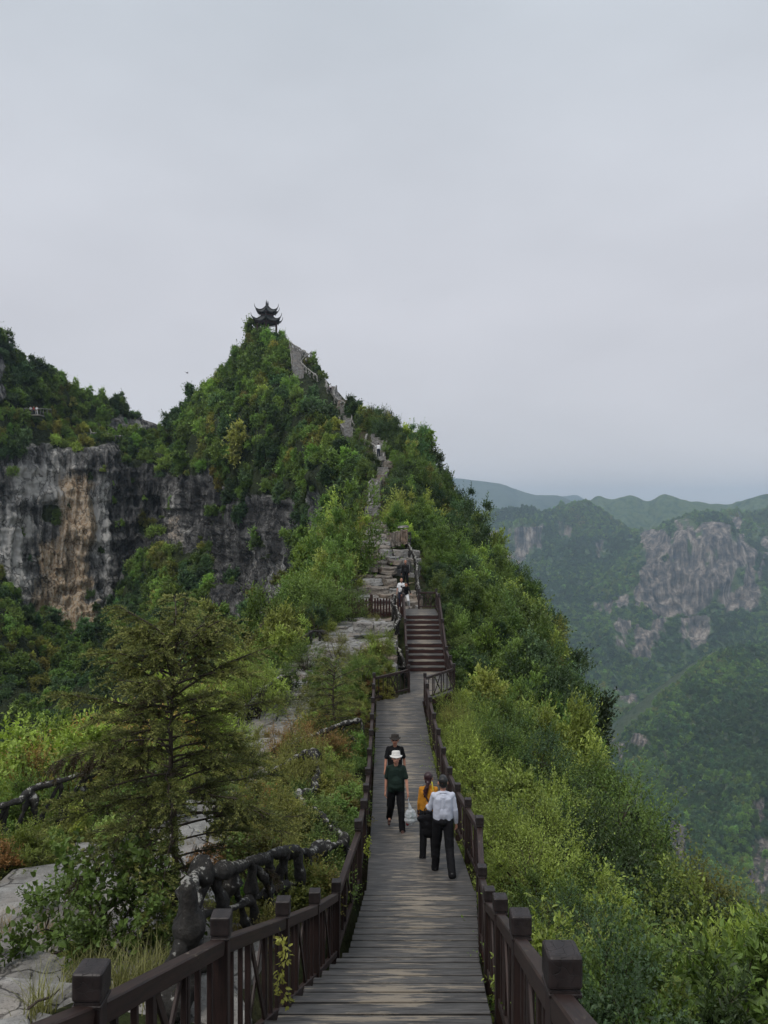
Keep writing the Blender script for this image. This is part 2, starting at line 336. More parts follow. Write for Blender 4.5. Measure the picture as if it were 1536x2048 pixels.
GZ = [2, -2.2, -4.2, -4.65, -5.5, -6.4, -7.2, -7.6, -7.5, -7.0, -6.5, -6.3, -6.0, -5.6, -5.15, -4.6, -3.7, -2.6, -1.8, -.6, 1.0, 4.4, 6.9, 8.9, 12.5]
def G(x, y, rough=True):
    x = np.asarray(x, float); y = np.asarray(y, float)
    g = np.interp(y, GY, GZ)
    cx = np.interp(y, [0, 70, 100, 122], [0, 0, -1.0, -3.6])
    dz = np.minimum(g, deckz(y) - .62)
    k = np.clip((x - np.interp(y, [0, 12, 31], [-1.9, -.9, -.5]) - .0) / .55, 0, 1); k = np.where(y > 43.5, 0, np.where(y > 31, np.clip((x - .45) / .5, 0, 1), k))
    z = g * (1 - k) + dz * k
    xr = np.interp(y, [0, 60, 75, 112], [1.9, 2.6, 2.2, 2.0]) + cx
    sl = np.interp(y, [0, 8, 20, 60, 75, 90, 112], [.38, .52, .62, .62, .76, .98, .92])
    z = z - sl * np.maximum(0, x - xr) - .05 * np.maximum(0, x - xr) ** 1.0
    xe = np.interp(y, [0, 10, 20, 30, 60, 90, 112], [8.0, 7.2, 8.0, 8.5, 10.6, 9.2, 6.3]) + cx
    z = z - 1.1 * np.maximum(0, x - xe) - .02 * np.maximum(0, x - xe) ** 2
    xl = np.interp(y, [0, 8, 15, 20, 26, 32, 40, 50, 60, 70, 85, 112], [-6, -7.5, -8.5, -8.2, -6.2, -5.0, -3.6, -3.6, -3.0, -2.4, -1.6, -1.2]) + cx
    u = np.maximum(0, xl - x); z = z - (.75 + np.interp(y, [66, 74], [0, 1.6])) * u - (.055 + np.interp(y, [66, 80], [0, .15])) * u ** 2
    if rough:
        p = np.stack([x, y, np.zeros_like(x)], -1)
        off = 1 - k * np.where((y > -5) & (y < 44) & (x < 2.4), .85, 0)
        z = z + off * (.16 * fbm(p * .45, 3, 3) + .05 * fbm(p * 2.1, 3, 9)) + .9 * fbm(p * .13, 2, 5) * np.clip((x - 5) / 5, 0, 1) + 1.2 * fbm(p * .1, 3, 6) * np.clip((xl - 1 - x) / 5, 0, 1)
    return z
def grid_faces(nu, nv):
    i = np.arange(nu - 1)[:, None] * nv; j = np.arange(nv - 1)[None]
    return np.stack([i + j, i + nv + j, i + nv + j + 1, i + j + 1], -1).reshape(-1, 4)
xs = np.concatenate([np.linspace(-45, -10, 50)[:-1], np.linspace(-10, 18, 190)[:-1], np.linspace(18, 60, 45)])
ys = np.concatenate([np.linspace(-12, 45, 230)[:-1], np.linspace(45, 112, 170)])
X, Y = np.meshgrid(xs, ys, indexing='ij'); Z = G(X, Y)
tag(link('ridge_ground', mesh_np('ridge_ground', np.stack([X, Y, Z], -1).reshape(-1, 3), grid_faces(len(xs), len(ys)), True), M['ground']), kind='structure')

# ------------------------------------------------------------ column surfaces: cliffs, peak, far hills at their own distances
def column_surface(cols, nu, nv, rowt=None):
    """cols: [(px, [(py, d), ...])]; every column has the same rows. Returns P (nu,nv,3), px (nu,), row coordinate (nv,), py/d grids"""
    px = np.array([c[0] for c in cols], float); K = np.array([[list(r) for r in c[1]] for c in cols], float)  # (C, R, 2)
    C, Rr, _ = K.shape
    u = np.linspace(px[0], px[-1], nu)
    A = np.empty((nu, Rr, 2))
    def mono(x, X, Yv):
        # smooth monotone-ish hermite
        i = np.clip(np.searchsorted(X, x) - 1, 0, len(X) - 2); h = X[i + 1] - X[i]; t = (x - X[i]) / h
        s = np.diff(Yv) / np.diff(X); m = np.r_[s[0], (s[:-1] + s[1:]) / 2, s[-1]]
        m[1:-1] = np.where(s[:-1] * s[1:] <= 0, 0, np.clip(m[1:-1], -3 * np.minimum(abs(s[:-1]), abs(s[1:])), 3 * np.minimum(abs(s[:-1]), abs(s[1:]))))
        t2 = t * t; t3 = t2 * t
        return (2 * t3 - 3 * t2 + 1) * Yv[i] + (t3 - 2 * t2 + t) * h * m[i] + (-2 * t3 + 3 * t2) * Yv[i + 1] + (t3 - t2) * h * m[i + 1]
    for r in range(Rr):
        for q in range(2): A[:, r, q] = mono(u, px, K[:, r, q])
    rr = np.arange(Rr, dtype=float)
    if rowt is None: v = np.linspace(0, Rr - 1, nv)
    else: v = np.interp(np.linspace(0, 1, nv), np.linspace(0, 1, len(rowt)), rowt)
    B = np.empty((nu, nv, 2))
    for a in range(nu):
        for q in range(2): B[a, :, q] = mono(v, rr, A[a, :, q])
    py, d = B[..., 0], B[..., 1]
    # depth rows must be in world space, so that the back side is really behind
    W = np.stack([(u[:, None] - 768) / F * d, d, (1024 - py) / F * d], -1)
    return W, u, v, py, d
def back_rows(W, steps):
    """continue a surface beyond its crest, away from the viewer: steps = [(dy, dz), ...] from the crest backwards"""
    rows = [W[:, :1] + np.array([W[:, :1, 0] * 0 + 0.0, W[:, :1, 0] * 0 + dy, W[:, :1, 0] * 0 + dz]).transpose(1, 2, 0) for dy, dz in steps]
    return np.concatenate(rows[::-1] + [W], 1)
def normals(W):
    a = np.gradient(W, axis=0); b = np.gradient(W, axis=1); n = np.cross(a, b); n /= np.linalg.norm(n, axis=-1)[..., None] + 1e-9
    s = np.sign((n * -W).sum(-1))[..., None]; s[s == 0] = 1
    return n * s

MC = [ # px: crest, upper, cliff top, cliff middle, cliff bottom, slope, deep
 (-200, [(530, 148), (700, 146), (872, 144), (1000, 142), (1130, 138), (1330, 112), (1850, 82)]),
 (-60, [(600, 152), (740, 149), (880, 146), (1010, 144), (1140, 141), (1330, 113), (1850, 82)]),
 (0, [(668, 158), (790, 152), (886, 148), (1020, 146), (1165, 143), (1330, 115), (1850, 82)]),
 (25, [(708, 162), (800, 156), (887, 150), (1030, 148), (1185, 145), (1345, 115), (1850, 82)]),
 (100, [(752, 172), (822, 165), (890, 158), (1050, 155), (1228, 150), (1385, 115), (1850, 82)]),
 (200, [(803, 182), (845, 176), (898, 163), (1060, 160), (1245, 155), (1400, 115), (1850, 82)]),
 (270, [(832, 188), (862, 182), (925, 170), (1040, 167), (1140, 162), (1340, 116), (1850, 82)]),
 (330, [(850, 190), (885, 184), (945, 171), (1030, 168), (1090, 162), (1300, 118), (1850, 82)]),
 (365, [(822, 186), (868, 178), (950, 165), (1035, 162), (1098, 157), (1300, 118), (1850, 82)]),
 (400, [(788, 181), (855, 168), (955, 158), (1040, 155), (1112, 150), (1300, 116), (1850, 82)]),
 (440, [(752, 177), (835, 160), (965, 151), (1050, 148), (1130, 144), (1300, 113), (1850, 82)]),
 (470, [(714, 174), (820, 154), (985, 144), (1075, 141), (1155, 138), (1300, 110), (1850, 80)]),
 (535, [(676, 168), (800, 146), (1000, 130), (1090, 127), (1205, 124), (1310, 100), (1850, 78)]),
 (580, [(692, 164), (810, 139), (1010, 121), (1090, 118), (1210, 116), (1310, 95), (1850, 78)]),
 (620, [(716, 156), (830, 128), (985, 109), (1065, 105), (1160, 100), (1300, 88), (1850, 74)]),
 (660, [(767, 143), (852, 119), (950, 102), (1035, 95), (1120, 92), (1300, 82), (1850, 72)]),
 (700, [(806, 133), (872, 113), (945, 100), (1015, 90), (1100, 84), (1300, 76), (1850, 70)]),
 (745, [(842, 122), (892, 106), (945, 92), (1005, 82), (1060, 76), (1300, 72), (1850, 68)]),
 (800, [(874, 113), (908, 103), (955, 92), (1010, 83), (1060, 77), (1300, 72), (1850, 68)]),
 (846, [(905, 106), (945, 99), (980, 93), (1015, 87), (1055, 81), (1300, 75), (1850, 70)]),
 (866, [(950, 103), (975, 98), (1000, 93), (1025, 88), (1060, 83), (1300, 77), (1850, 70)]),
 (885, [(985, 100), (1000, 96), (1015, 92), (1035, 88), (1070, 83), (1300, 78), (1850, 70)]),
]
W, mu, mv, mpy, md = column_surface(MC, 520, 330, [0, .8, 1.5, 2.0, 2.7, 3.4, 4.0, 4.6, 5.2, 6])
U = np.broadcast_to(mu[:, None], mpy.shape)
n1 = fbm(np.stack([U / 70, mpy / 55, U * 0], -1), 4, 21); n2 = fbm(np.stack([U / 22, mpy / 30, U * 0], -1), 3, 33)
def sstep(a, b, x): t = np.clip((x - a) / (b - a), 0, 1); return t * t * (3 - 2 * t)
def between(a, b, x, s): return sstep(a - s, a + s, x) * (1 - sstep(b - s, b + s, x))
top = np.interp(mu, [-200, 0, 60, 140, 240, 250, 300, 420], [880, 900, 900, 892, 905, 935, 945, 945])[:, None]
bot = np.interp(mu, [-200, 0, 40, 90, 150, 180, 230, 262, 300, 420], [1130, 1155, 1190, 1225, 1262, 1250, 1225, 1165, 1115, 1115])[:, None]
rA = sstep(top - 12, top + 14, mpy + 22 * n1) * (1 - sstep(bot - 10, bot + 10, mpy + 16 * n1)) * (1 - sstep(425, 450, U + 25 * n1))
shade_mid = 1 - .75 * between(395, 470, U, 15) * between(880, 1300, mpy, 20)
rB = between(425, 590, U + 18 * n1, 8) * between(985, 1220, mpy + 30 * n1, 22) * (n2 > -.55)
rC = between(300, 415, U, 12) * between(880, 960, mpy, 16) * .0
rD = between(215, 330, U, 12) * between(832, 862, mpy + 6 * n1, 6) * .8     # low crag behind the saddle path
rE = between(-60, 12, U, 8) * between(690, 800, mpy, 10) * .7
rF = between(826, 862, U + 6 * n1, 6) * between(925, 985, mpy, 10) * .8      # little crag on the right shoulder
rG = between(612, 660, U + 14 * n1, 8) * between(985, 1075, mpy + 14 * n1, 14) * .75
bushes_on = (1 - .9 * between(280, 318, U + 8 * n1, 8) * between(1035, 1075, mpy, 12)) * (1 - between(80, 118, U, 8) * between(1010, 1045, mpy, 8)) * (1 - .8 * between(225, 300, U + 12 * n1, 12) * between(1060, 1120, mpy, 15)*0)
rock = np.clip(np.maximum.reduce([rA * bushes_on, rB, rD, rE, rF, rG]), 0, 1)
och = np.clip(np.maximum.reduce([between(112, 192, U + 12 * n2, 12) * between(950, 1105, mpy + 14 * n1, 22),
     .95 * between(70, 190, U + 22 * n2, 14) * between(1085, 1255, mpy + 20 * n1, 18), .7 * between(60, 110, U + 20 * n2, 14) * between(1150, 1235, mpy, 14),
     .42 * between(335, 365, U, 8) * between(1030, 1090, mpy, 14), .4 * between(60, 80, U + 8 * n2, 8) * between(990, 1120, mpy, 20)]), 0, 1)
pale = np.clip(.35 + .65 * np.maximum.reduce([between(-60, 55, U + 14 * n1, 14) * between(1040, 1180, mpy, 25), between(25, 130, U + 12 * n2, 14) * between(935, 1000, mpy, 16), .8 * between(185, 220, U, 10) * between(960, 1110, mpy, 30),
     .7 * between(540, 582, U, 8) * between(1120, 1210, mpy, 14), .3 * between(328, 372, U, 8) * between(960, 1100, mpy, 20)]) - .26 * between(225, 600, U, 15) * np.maximum(rA, rB), 0, 1)
Nn = normals(W)
p = W.copy()
flute = 1 - np.abs(fbm(p * [.22, .22, .035], 3, 41)); flute2 = 1 - np.abs(fbm(p * [.75, .75, .11], 3, 43)); led = fbm(p * [.12, .12, .5], 3, 47); strata = np.abs(((p[..., 2] * .38 + .8 * fbm(p * .06, 2, 51)) % 1) - .5)
dispR = 2.2 * (flute - .6) + 1.0 * (flute2 - .6) + .55 * led + .6 * (strata - .25) + .4 * fbm(p * [1.6, 1.6, .8], 3, 53)
dispV = 2.2 * fbm(p * .07, 3, 61) + .8 * fbm(p * .25, 2, 67)
amp = np.clip(sstep(0, 10, np.arange(W.shape[1]))[None, :] + .15, 0, 1)
W = W + Nn * ((dispR * rock + dispV * (1 - rock)) * amp)[..., None]
# ledges with overhangs: the lip of each roof stands proud of the wall below it
for (cx_, cy_, w_, dd) in ((165, 943, 26, 1.6), (105, 1005, 18, 1.2), (212, 1228, 34, 2.0), (345, 1020, 20, 1.4), (30, 985, 20, .8), (120, 1140, 20, 1.0)):
    a_ = np.exp(-((U - cx_) / w_) ** 4) * between(cy_ - 40, cy_, mpy, 3) * sstep(cy_ - 45, cy_, mpy); W = W + Nn * (a_ * dd)[..., None]
NM = normals(W)
Wb = back_rows(W, [(3, -.6), (9, -4), (25, -18), (70, -60)])
nb = Wb.shape[1] - W.shape[1]
def padb(a): return np.concatenate([np.repeat(a[:, :1], nb, 1), a], 1)
me = mesh_np('mountain_face', Wb.reshape(-1, 3), grid_faces(Wb.shape[0], Wb.shape[1]), True)
attr(me, 'rock', padb(rock)); attr(me, 'ochre', padb(och)); attr(me, 'pale', padb(pale))
tag(link('rocky_peak', me, M['cliff']), kind='structure')

# opposite wall of the gorge, the spur in front of it and the distant ranges
def far_surface(name, cols, nu, nv, mat, s, amp, rockf, seed, rowt=None, back=(60, 900), extra=None):
    W, u, v, py, d = column_surface(cols, nu, nv, rowt)
    U = np.broadcast_to(u[:, None], py.shape); Nn = normals(W); p = W / s
    rk = rockf(U, py) if rockf else U * 0
    gul = 1 - np.abs(fbm(p * [1, 1, .35], 4, seed)); lum = fbm(p * [.6, .6, .6], 4, seed + 5)
    fl = 1 - np.abs(fbm(p * [3.4, 3.4, .5], 3, seed + 9)); tre = fbm(p * 9, 2, seed + 15)
    edge = sstep(0, 14, np.arange(py.shape[1]))[None] * .85 + .15
    D = amp * ((gul - .6) * 1.3 + lum * .45) * edge + amp * .38 * (fl - .6) * rk + amp * .055 * tre
    if extra is not None: D = D + extra(U, py)
    W = W + Nn * D[..., None]
    Wb = back_rows(W, [(back[0], -back[0] * .25), (back[1], -back[1] * .5)])
    me = mesh_np(name, Wb.reshape(-1, 3), grid_faces(Wb.shape[0], Wb.shape[1]), True)
    attr(me, 'rock', np.concatenate([np.repeat(rk[:, :1], 2, 1), rk], 1)); attr(me, 'ochre', np.zeros(Wb.shape[:2])); attr(me, 'pale', np.zeros(Wb.shape[:2]))
    tag(link(name, me, mat), kind='structure'); return W, U, py, rk
def wallrock(U, y):
    a = fbm(np.stack([U / 55, y / 60, U * 0], -1), 3, 71); b = fbm(np.stack([U / 16, y / 40, U * 0], -1), 3, 73)
    r = np.maximum.reduce([between(965, 1090, U, 10) * between(1048, 1138, y + 16 * a, 10) * (.66 + .3 * b),
        between(1275, 1500, U + 14 * a, 14) * between(1052, 1228, y + 20 * a, 14) * (.74 + .35 * b),
        between(1275, 1430, U + 12 * a, 10) * between(1130, 1222, y + 10 * a, 8),
        between(1225, 1335, U + 18 * a, 10) * between(1248, 1300, y + 16 * a, 8) * (.7 + .5 * b), between(1365, 1440, U + 14 * a, 8) * between(1235, 1290, y + 18 * a, 8) * (.75 + .4 * b),
        between(1180, 1290, U, 10) * between(1192, 1222, y + 14 * a, 8) * (.6 + .5 * b), between(1170, 1215, U, 8) * between(1085, 1112, y + 8 * a, 6) * (.7 + .4 * b),
        between(1500, 1640, U, 10) * between(1040, 1180, y + 20 * a, 12) * (.5 + .5 * b), between(1225, 1300, U, 12) * between(1345, 1420, y, 14) * (.55 + .4 * b), between(1110, 1160, U, 8) * between(1030, 1046, y, 5) * .7])
    return np.clip(r, 0, 1)
FW = [ # px: crest, shoulder, cliff top, cliff middle, cliff foot, slope, valley floor
 (860, [(1050, 2500), (1062, 2400), (1080, 2300), (1110, 2280), (1150, 2240), (1300, 1900), (1900, 1300)]),
 (930, [(1044, 2450), (1056, 2350), (1072, 2260), (1110, 2240), (1150, 2200), (1300, 1850), (1900, 1250)]),
 (970, [(1037, 2400), (1045, 2330), (1056, 2250), (1100, 2230), (1142, 2200), (1300, 1800), (1900, 1230)]),
 (1000, [(1030, 2390), (1042, 2310), (1054, 2240), (1100, 2220), (1142, 2180), (1300, 1780), (1900, 1200)]),
 (1049, [(1020, 2380), (1034, 2300), (1050, 2220), (1100, 2200), (1145, 2160), (1300, 1750), (1900, 1200)]),
 (1080, [(1032, 2400), (1046, 2330), (1064, 2250), (1110, 2200), (1160, 2120), (1310, 1740), (1900, 1200)]),
 (1110, [(1022, 2420), (1040, 2340), (1080, 2250), (1130, 2150), (1190, 2050), (1330, 1700), (1900, 1200)]),
 (1150, [(1008, 2440), (1030, 2350), (1080, 2230), (1135, 2120), (1200, 2000), (1340, 1680), (1900, 1190)]),
 (1180, [(1013, 2460), (1040, 2360), (1090, 2220), (1140, 2080), (1210, 1950), (1350, 1660), (1900, 1190)]),
 (1215, [(1038, 2450), (1062, 2330), (1105, 2180), (1150, 2030), (1215, 1900), (1360, 1640), (1900, 1180)]),
 (1275, [(1066, 2350), (1085, 2200), (1105, 2020), (1160, 1930), (1225, 1860), (1370, 1620), (1900, 1180)]),
 (1344, [(1048, 2250), (1056, 2120), (1072, 1960), (1145, 1920), (1228, 1850), (1370, 1600), (1900, 1170)]),
 (1390, [(1032, 2250), (1044, 2120), (1066, 1960), (1145, 1915), (1226, 1850), (1370, 1600), (1900, 1170)]),
 (1440, [(1024, 2300), (1040, 2160), (1075, 1980), (1150, 1920), (1228, 1850), (1370, 1600), (1900, 1170)]),
 (1480, [(1026, 2320), (1048, 2200), (1095, 2020), (1160, 1940), (1228, 1860), (1370, 1600), (1900, 1170)]),
 (1540, [(1010, 2350), (1035, 2230), (1090, 2060), (1160, 1960), (1240, 1860), (1380, 1600), (1900, 1170)]),
 (1680, [(990, 2350), (1020, 2230), (1085, 2060), (1160, 1960), (1250, 1860), (1400, 1600), (1900, 1170)]),
]
FWS = far_surface('gorge_wall', FW, 420, 300, M['far1'], 190, 52, wallrock, 81, [0, .6, 1.3, 2, 2.6, 3.2, 4, 4.6, 5.2, 6])
FB = [(1040, [(1040, 3600), (1060, 3400), (1200, 2900)]), (1130, [(1022, 3500), (1050, 3300), (1200, 2800)]), (1168, [(1009, 3400), (1040, 3200), (1200, 2700)]), (1199, [(990, 3350), (1030, 3150), (1200, 2650)]),
      (1221, [(998, 3350), (1035, 3150), (1200, 2650)]), (1260, [(991, 3300), (1030, 3100), (1200, 2650)]), (1296, [(1003, 3300), (1038, 3100), (1200, 2650)]), (1326, [(991, 3200), (1030, 3050), (1200, 2600)]),
      (1362, [(1001, 3200), (1035, 3050), (1200, 2600)]), (1454, [(1009, 3200), (1038, 3050), (1200, 2600)]), (1500, [(997, 3150), (1032, 3000), (1200, 2600)]), (1540, [(994, 3100), (1030, 2950), (1200, 2550)]), (1700, [(985, 3100), (1030, 2950), (1200, 2550)])]
far_surface('upland', FB, 260, 70, M['far1'], 260, 34, lambda U, y: .55 * between(1150, 1330, U, 30) * between(1050, 1120, y, 20), 91)
def spurrock(U, y):
    a = fbm(np.stack([U / 45, y / 60, U * 0], -1), 3, 75); b = fbm(np.stack([U / 14, y / 40, U * 0], -1), 3, 77)
    return np.clip(np.maximum.reduce([between(1362, 1392, U + 10 * a + (y - 1700) * -.28, 6) * between(1675, 1745, y, 8) * (.8 + .3 * b), between(1485, 1680, U + 10 * a, 10) * between(1610, 1800, y + 20 * a, 16) * (.55 + .45 * b),
                    between(1225, 1330, U, 12) * between(1480, 1540, y, 10) * .55, .55 * between(1430, 1520, U, 15) * between(1840, 1960, y, 15)]), 0, 1)
def spur_ridges(U, y):
    out = U * 0.0
    for line, w, a in ((((1460, 1360), (1425, 1400), (1385, 1450), (1345, 1510), (1285, 1540)), 26, 34), (((1560, 1475), (1470, 1440), (1430, 1400)), 22, 20), (((1280, 1545), (1320, 1600), (1370, 1665), (1430, 1760), (1540, 1920)), 30, 30), (((1560, 1560), (1500, 1600), (1470, 1700)), 24, 20)):
        d = np.full(U.shape, 1e9)
        for p, q in zip(line[:-1], line[1:]):
            p, q = np.array(p, float), np.array(q, float); t = np.clip(((U - p[0]) * (q - p)[0] + (y - p[1]) * (q - p)[1]) / ((q - p) ** 2).sum(), 0, 1); d = np.minimum(d, np.hypot(U - p[0] - t * (q - p)[0], y - p[1] - t * (q - p)[1]))
        out = np.maximum(out, a * np.exp(-d / w))
    return out
SP = [ # nearer spur: crest, break, mid, lower, foot, deep
 (1180, [(1560, 1080), (1600, 1020), (1660, 940), (1760, 860), (1900, 780), (2250, 640)]),
 (1240, [(1478, 1120), (1530, 1050), (1600, 960), (1720, 870), (1880, 780), (2250, 640)]),
 (1270, [(1442, 1140), (1500, 1080), (1565, 970), (1690, 870), (1860, 780), (2250, 640)]),
 (1310, [(1408, 1160), (1470, 1090), (1535, 960), (1660, 860), (1850, 770), (2250, 630)]),
 (1348, [(1374, 1180), (1430, 1100), (1510, 960), (1640, 850), (1840, 760), (2250, 620)]),
 (1390, [(1347, 1200), (1400, 1120), (1490, 960), (1620, 840), (1830, 750), (2250, 610)]),
 (1432, [(1321, 1210), (1380, 1130), (1470, 960), (1610, 840), (1820, 740), (2250, 600)]),
 (1470, [(1299, 1220), (1370, 1130), (1470, 950), (1610, 830), (1820, 730), (2250, 590)]),
 (1540, [(1296, 1210), (1370, 1110), (1478, 930), (1620, 830), (1820, 720), (2250, 580)]),
 (1700, [(1285, 1200), (1370, 1100), (1480, 920), (1620, 820), (1820, 710), (2250, 570)]),
]
SPS = far_surface('spur', SP, 330, 300, M['far2'], 105, 20, spurrock, 101, extra=spur_ridges)
FR = [(700, [(1000, 5040), (1030, 4786), (1090, 4366)]), (820, [(985, 5040), (1025, 4786), (1090, 4366)]), (875, [(967, 5040), (1010, 4786), (1090, 4366)]), (912, [(957, 5040), (1005, 4786), (1090, 4366)]), (945, [(960, 5040), (1005, 4786), (1090, 4366)]), (1000, [(966, 5040), (1005, 4786), (1090, 4366)]),
      (1035, [(978, 5040), (1010, 4786), (1090, 4366)]), (1075, [(989, 4956), (1015, 4702), (1090, 4366)]), (1112, [(990, 4956), (1018, 4702), (1090, 4366)]), (1150, [(1004, 4956), (1025, 4702), (1090, 4366)]), (1230, [(1030, 4956), (1045, 4702), (1090, 4366)])]
far_surface('distant_range', FR, 220, 50, M['far3'], 900, 60, None, 111, back=(200, 1260))
FR2 = [(1040, [(1020, 6888), (1040, 6720)]), (1085, [(1000, 6888), (1040, 6720)]), (1105, [(993, 6888), (1040, 6720)]), (1130, [(992, 6888), (1040, 6720)]), (1150, [(990, 6888), (1040, 6720)]), (1175, [(1002, 6888), (1040, 6720)]), (1260, [(1030, 6888), (1045, 6720)])]
far_surface('distant_range.001', FR2, 120, 12, M['far3'], 1300, 30, None, 121, back=(200, 1260))
# the gorge floor below everything, out to the horizon
gv = np.array([[-8900, -1600, -640], [11900, -1600, -640], [11900, 7850, -640], [-8900, 7850, -640]], float)
tag(link('gorge_floor', mesh_np('gorge_floor', gv, np.array([[0, 1, 2, 3]])), M['far3']), kind='structure')
hb = bpy.data.meshes.new('haze'); bm = bmesh.new(); bmesh.ops.create_cube(bm, size=1.0)
for v_ in bm.verts: v_.co = Vector((1500 + v_.co.x * 21200, 3100 + v_.co.y * 9800, -202 + v_.co.z * 884))
bm.to_mesh(hb); bm.free(); hz = link('haze', hb)
hm = bpy.data.materials.new('haze_air'); hm.use_nodes = True; hm.node_tree.nodes.clear(); hv = hm.node_tree.nodes.new('ShaderNodeVolumePrincipled'); ho = hm.node_tree.nodes.new('ShaderNodeOutputMaterial')
hv.inputs['Color'].default_value = (.68, .84, 1.0, 1); hv.inputs['Density'].default_value = HAZE; hv.inputs['Anisotropy'].default_value = .55
hm.node_tree.links.new(hv.outputs[0], ho.inputs['Volume']); hb.materials.append(hm); tag(hz, kind='stuff')
# ------------------------------------------------------------ foliage
def unit(a): return a / (np.linalg.norm(a, axis=-1, keepdims=True) + 1e-9)
def leaves_np(base, adir, nrm, L, Wd, r, six=False):
    """leaf blades as folded quads (or six-point blades); r per-leaf random written to attribute var"""
    b = unit(np.cross(adir, nrm)); nn = np.cross(b, adir); L = L[:, None]; Wd = Wd[:, None]; n = len(base)
    if six:
        v = np.stack([base, base + adir * L * .3 + b * Wd * .48 + nn * Wd * .16, base + adir * L * .7 + b * Wd * .36 + nn * Wd * .12 - nn * L * .04, base + adir * L - nn * L * .14,
                      base + adir * L * .7 - b * Wd * .36 + nn * Wd * .12 - nn * L * .04, base + adir * L * .3 - b * Wd * .48 + nn * Wd * .16], 1).reshape(-1, 3)
        i = np.arange(n)[:, None] * 6; f = np.concatenate([i + [0, 1, 2, 3], i + [0, 3, 4, 5]], 0); return v, f, np.repeat(r, 6)
    v = np.stack([base, base + adir * L * .45 + b * Wd * .5 + nn * Wd * .2, base + adir * L, base + adir * L * .45 - b * Wd * .5 + nn * Wd * .2], 1).reshape(-1, 3)
    i = np.arange(n)[:, None] * 4; return v, np.concatenate([i + [0, 1, 2, 2], i + [0, 2, 3, 3]], 0)[:, [0, 1, 2]], np.repeat(r, 4)
def make_bush(name, seed, rad=1.0, h=1.7, clumps=16, twigs=26, leaves=12, L=.06, Wd=.03, tw=.36, up=.45, droop=0.0, six=False, spread=.9, spiky=0.0, base_h=.15, stems=True):
    g = np.random.default_rng(seed)
    # clump centres over a lumpy dome, denser at the outside
    th = g.uniform(0, 2 * np.pi, clumps); q = g.uniform(0, 1, clumps) ** .6; zz = g.uniform(0, 1, clumps)
    rr = rad * (.25 + .62 * np.sqrt(np.maximum(0, 1 - (zz * .95) ** 2))) * q ** .35 * g.uniform(.75, 1.15, clumps)
    c = np.stack([rr * np.cos(th), rr * np.sin(th), base_h + (h * .92 - base_h) * zz * g.uniform(.8, 1.1, clumps) ** 1], 1)
    cr = tw * rad * g.uniform(.7, 1.35, clumps)
    n = clumps * twigs; ci = np.repeat(np.arange(clumps), twigs)
    outw = unit(np.stack([c[:, 0], c[:, 1], np.maximum(c[:, 2] - h * .25, .1 * h)], 1))[ci]
    d = unit(g.normal(size=(n, 3)) + outw * .9 + np.array([0, 0, up]))
    ln = cr[ci] * g.uniform(.55, 1.25, n) * (1 + spiky * (g.random(n) > .85) * 1.2)
    st = c[ci] + g.normal(size=(n, 3)) * cr[ci][:, None] * .22
    m = n * leaves; ti = np.repeat(np.arange(n), leaves); t = np.tile(np.linspace(.15, 1, leaves), n) + g.uniform(-.05, .05, m)
    dd = d[ti]; base = st[ti] + dd * (ln[ti] * t)[:, None]; base[:, 2] -= droop * (ln[ti] * t) ** 2 / (tw * rad)
    side = unit(np.cross(dd, g.normal(size=(m, 3)))); a = unit(dd * .75 + side * spread + np.array([0, 0, .15 - droop * .9]))
    nr = unit(g.normal(size=(m, 3)) * .55 + np.array([0, 0, 1.0]) + outw[ti] * .35)
    s = g.uniform(.65, 1.25, m)
    # crown light painted in: paler towards twig tips, each clump has its own tone
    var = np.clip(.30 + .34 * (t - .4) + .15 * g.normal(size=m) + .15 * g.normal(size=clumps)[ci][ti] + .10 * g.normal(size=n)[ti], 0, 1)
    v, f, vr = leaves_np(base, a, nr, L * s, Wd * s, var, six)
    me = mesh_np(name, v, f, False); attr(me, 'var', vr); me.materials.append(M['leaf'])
    sm = None
    if stems:
        parts = []
        for k in range(min(clumps, 12)):
            q0 = np.array([g.normal() * .05, g.normal() * .05, 0]); q1 = c[k]; mid = (q0 + q1) / 2 + np.array([g.normal() * .08, g.normal() * .08, .12 * h])
            parts.append(tube_np(catmull([q0, mid, q1], 6), np.linspace(.022, .007, 6) * rad, 5, cap=False))
        for k in range(0, n, max(1, n // 60)):
            parts.append(tube_np(np.stack([c[ci[k]], st[k] + d[k] * ln[k] * .8]), [.006 * rad, .002 * rad], 3, cap=False))
        sm = quads_to_mesh(name + '_stem', parts); sm.materials.append(M['bark'])
    return me, sm
def make_tree_far(name, seed, kind):
    """crown for plants 60 m and farther: leaf-clump sized blades"""
    k = dict(round=dict(rad=1.7, h=2.6, clumps=24, twigs=30, leaves=6, L=.33, Wd=.2, tw=.34, up=.5, spiky=.6),
             tall=dict(rad=1.3, h=3.5, clumps=24, twigs=26, leaves=6, L=.34, Wd=.18, tw=.36, up=.8, spiky=1.2),
             low=dict(rad=1.9, h=1.8, clumps=24, twigs=28, leaves=6, L=.30, Wd=.18, tw=.3, up=.5, spiky=.8))[kind]
    return make_bush(name, seed, base_h=-.3, stems=False, **k)[0]

src_near, src_mid, src_far = [], [], []
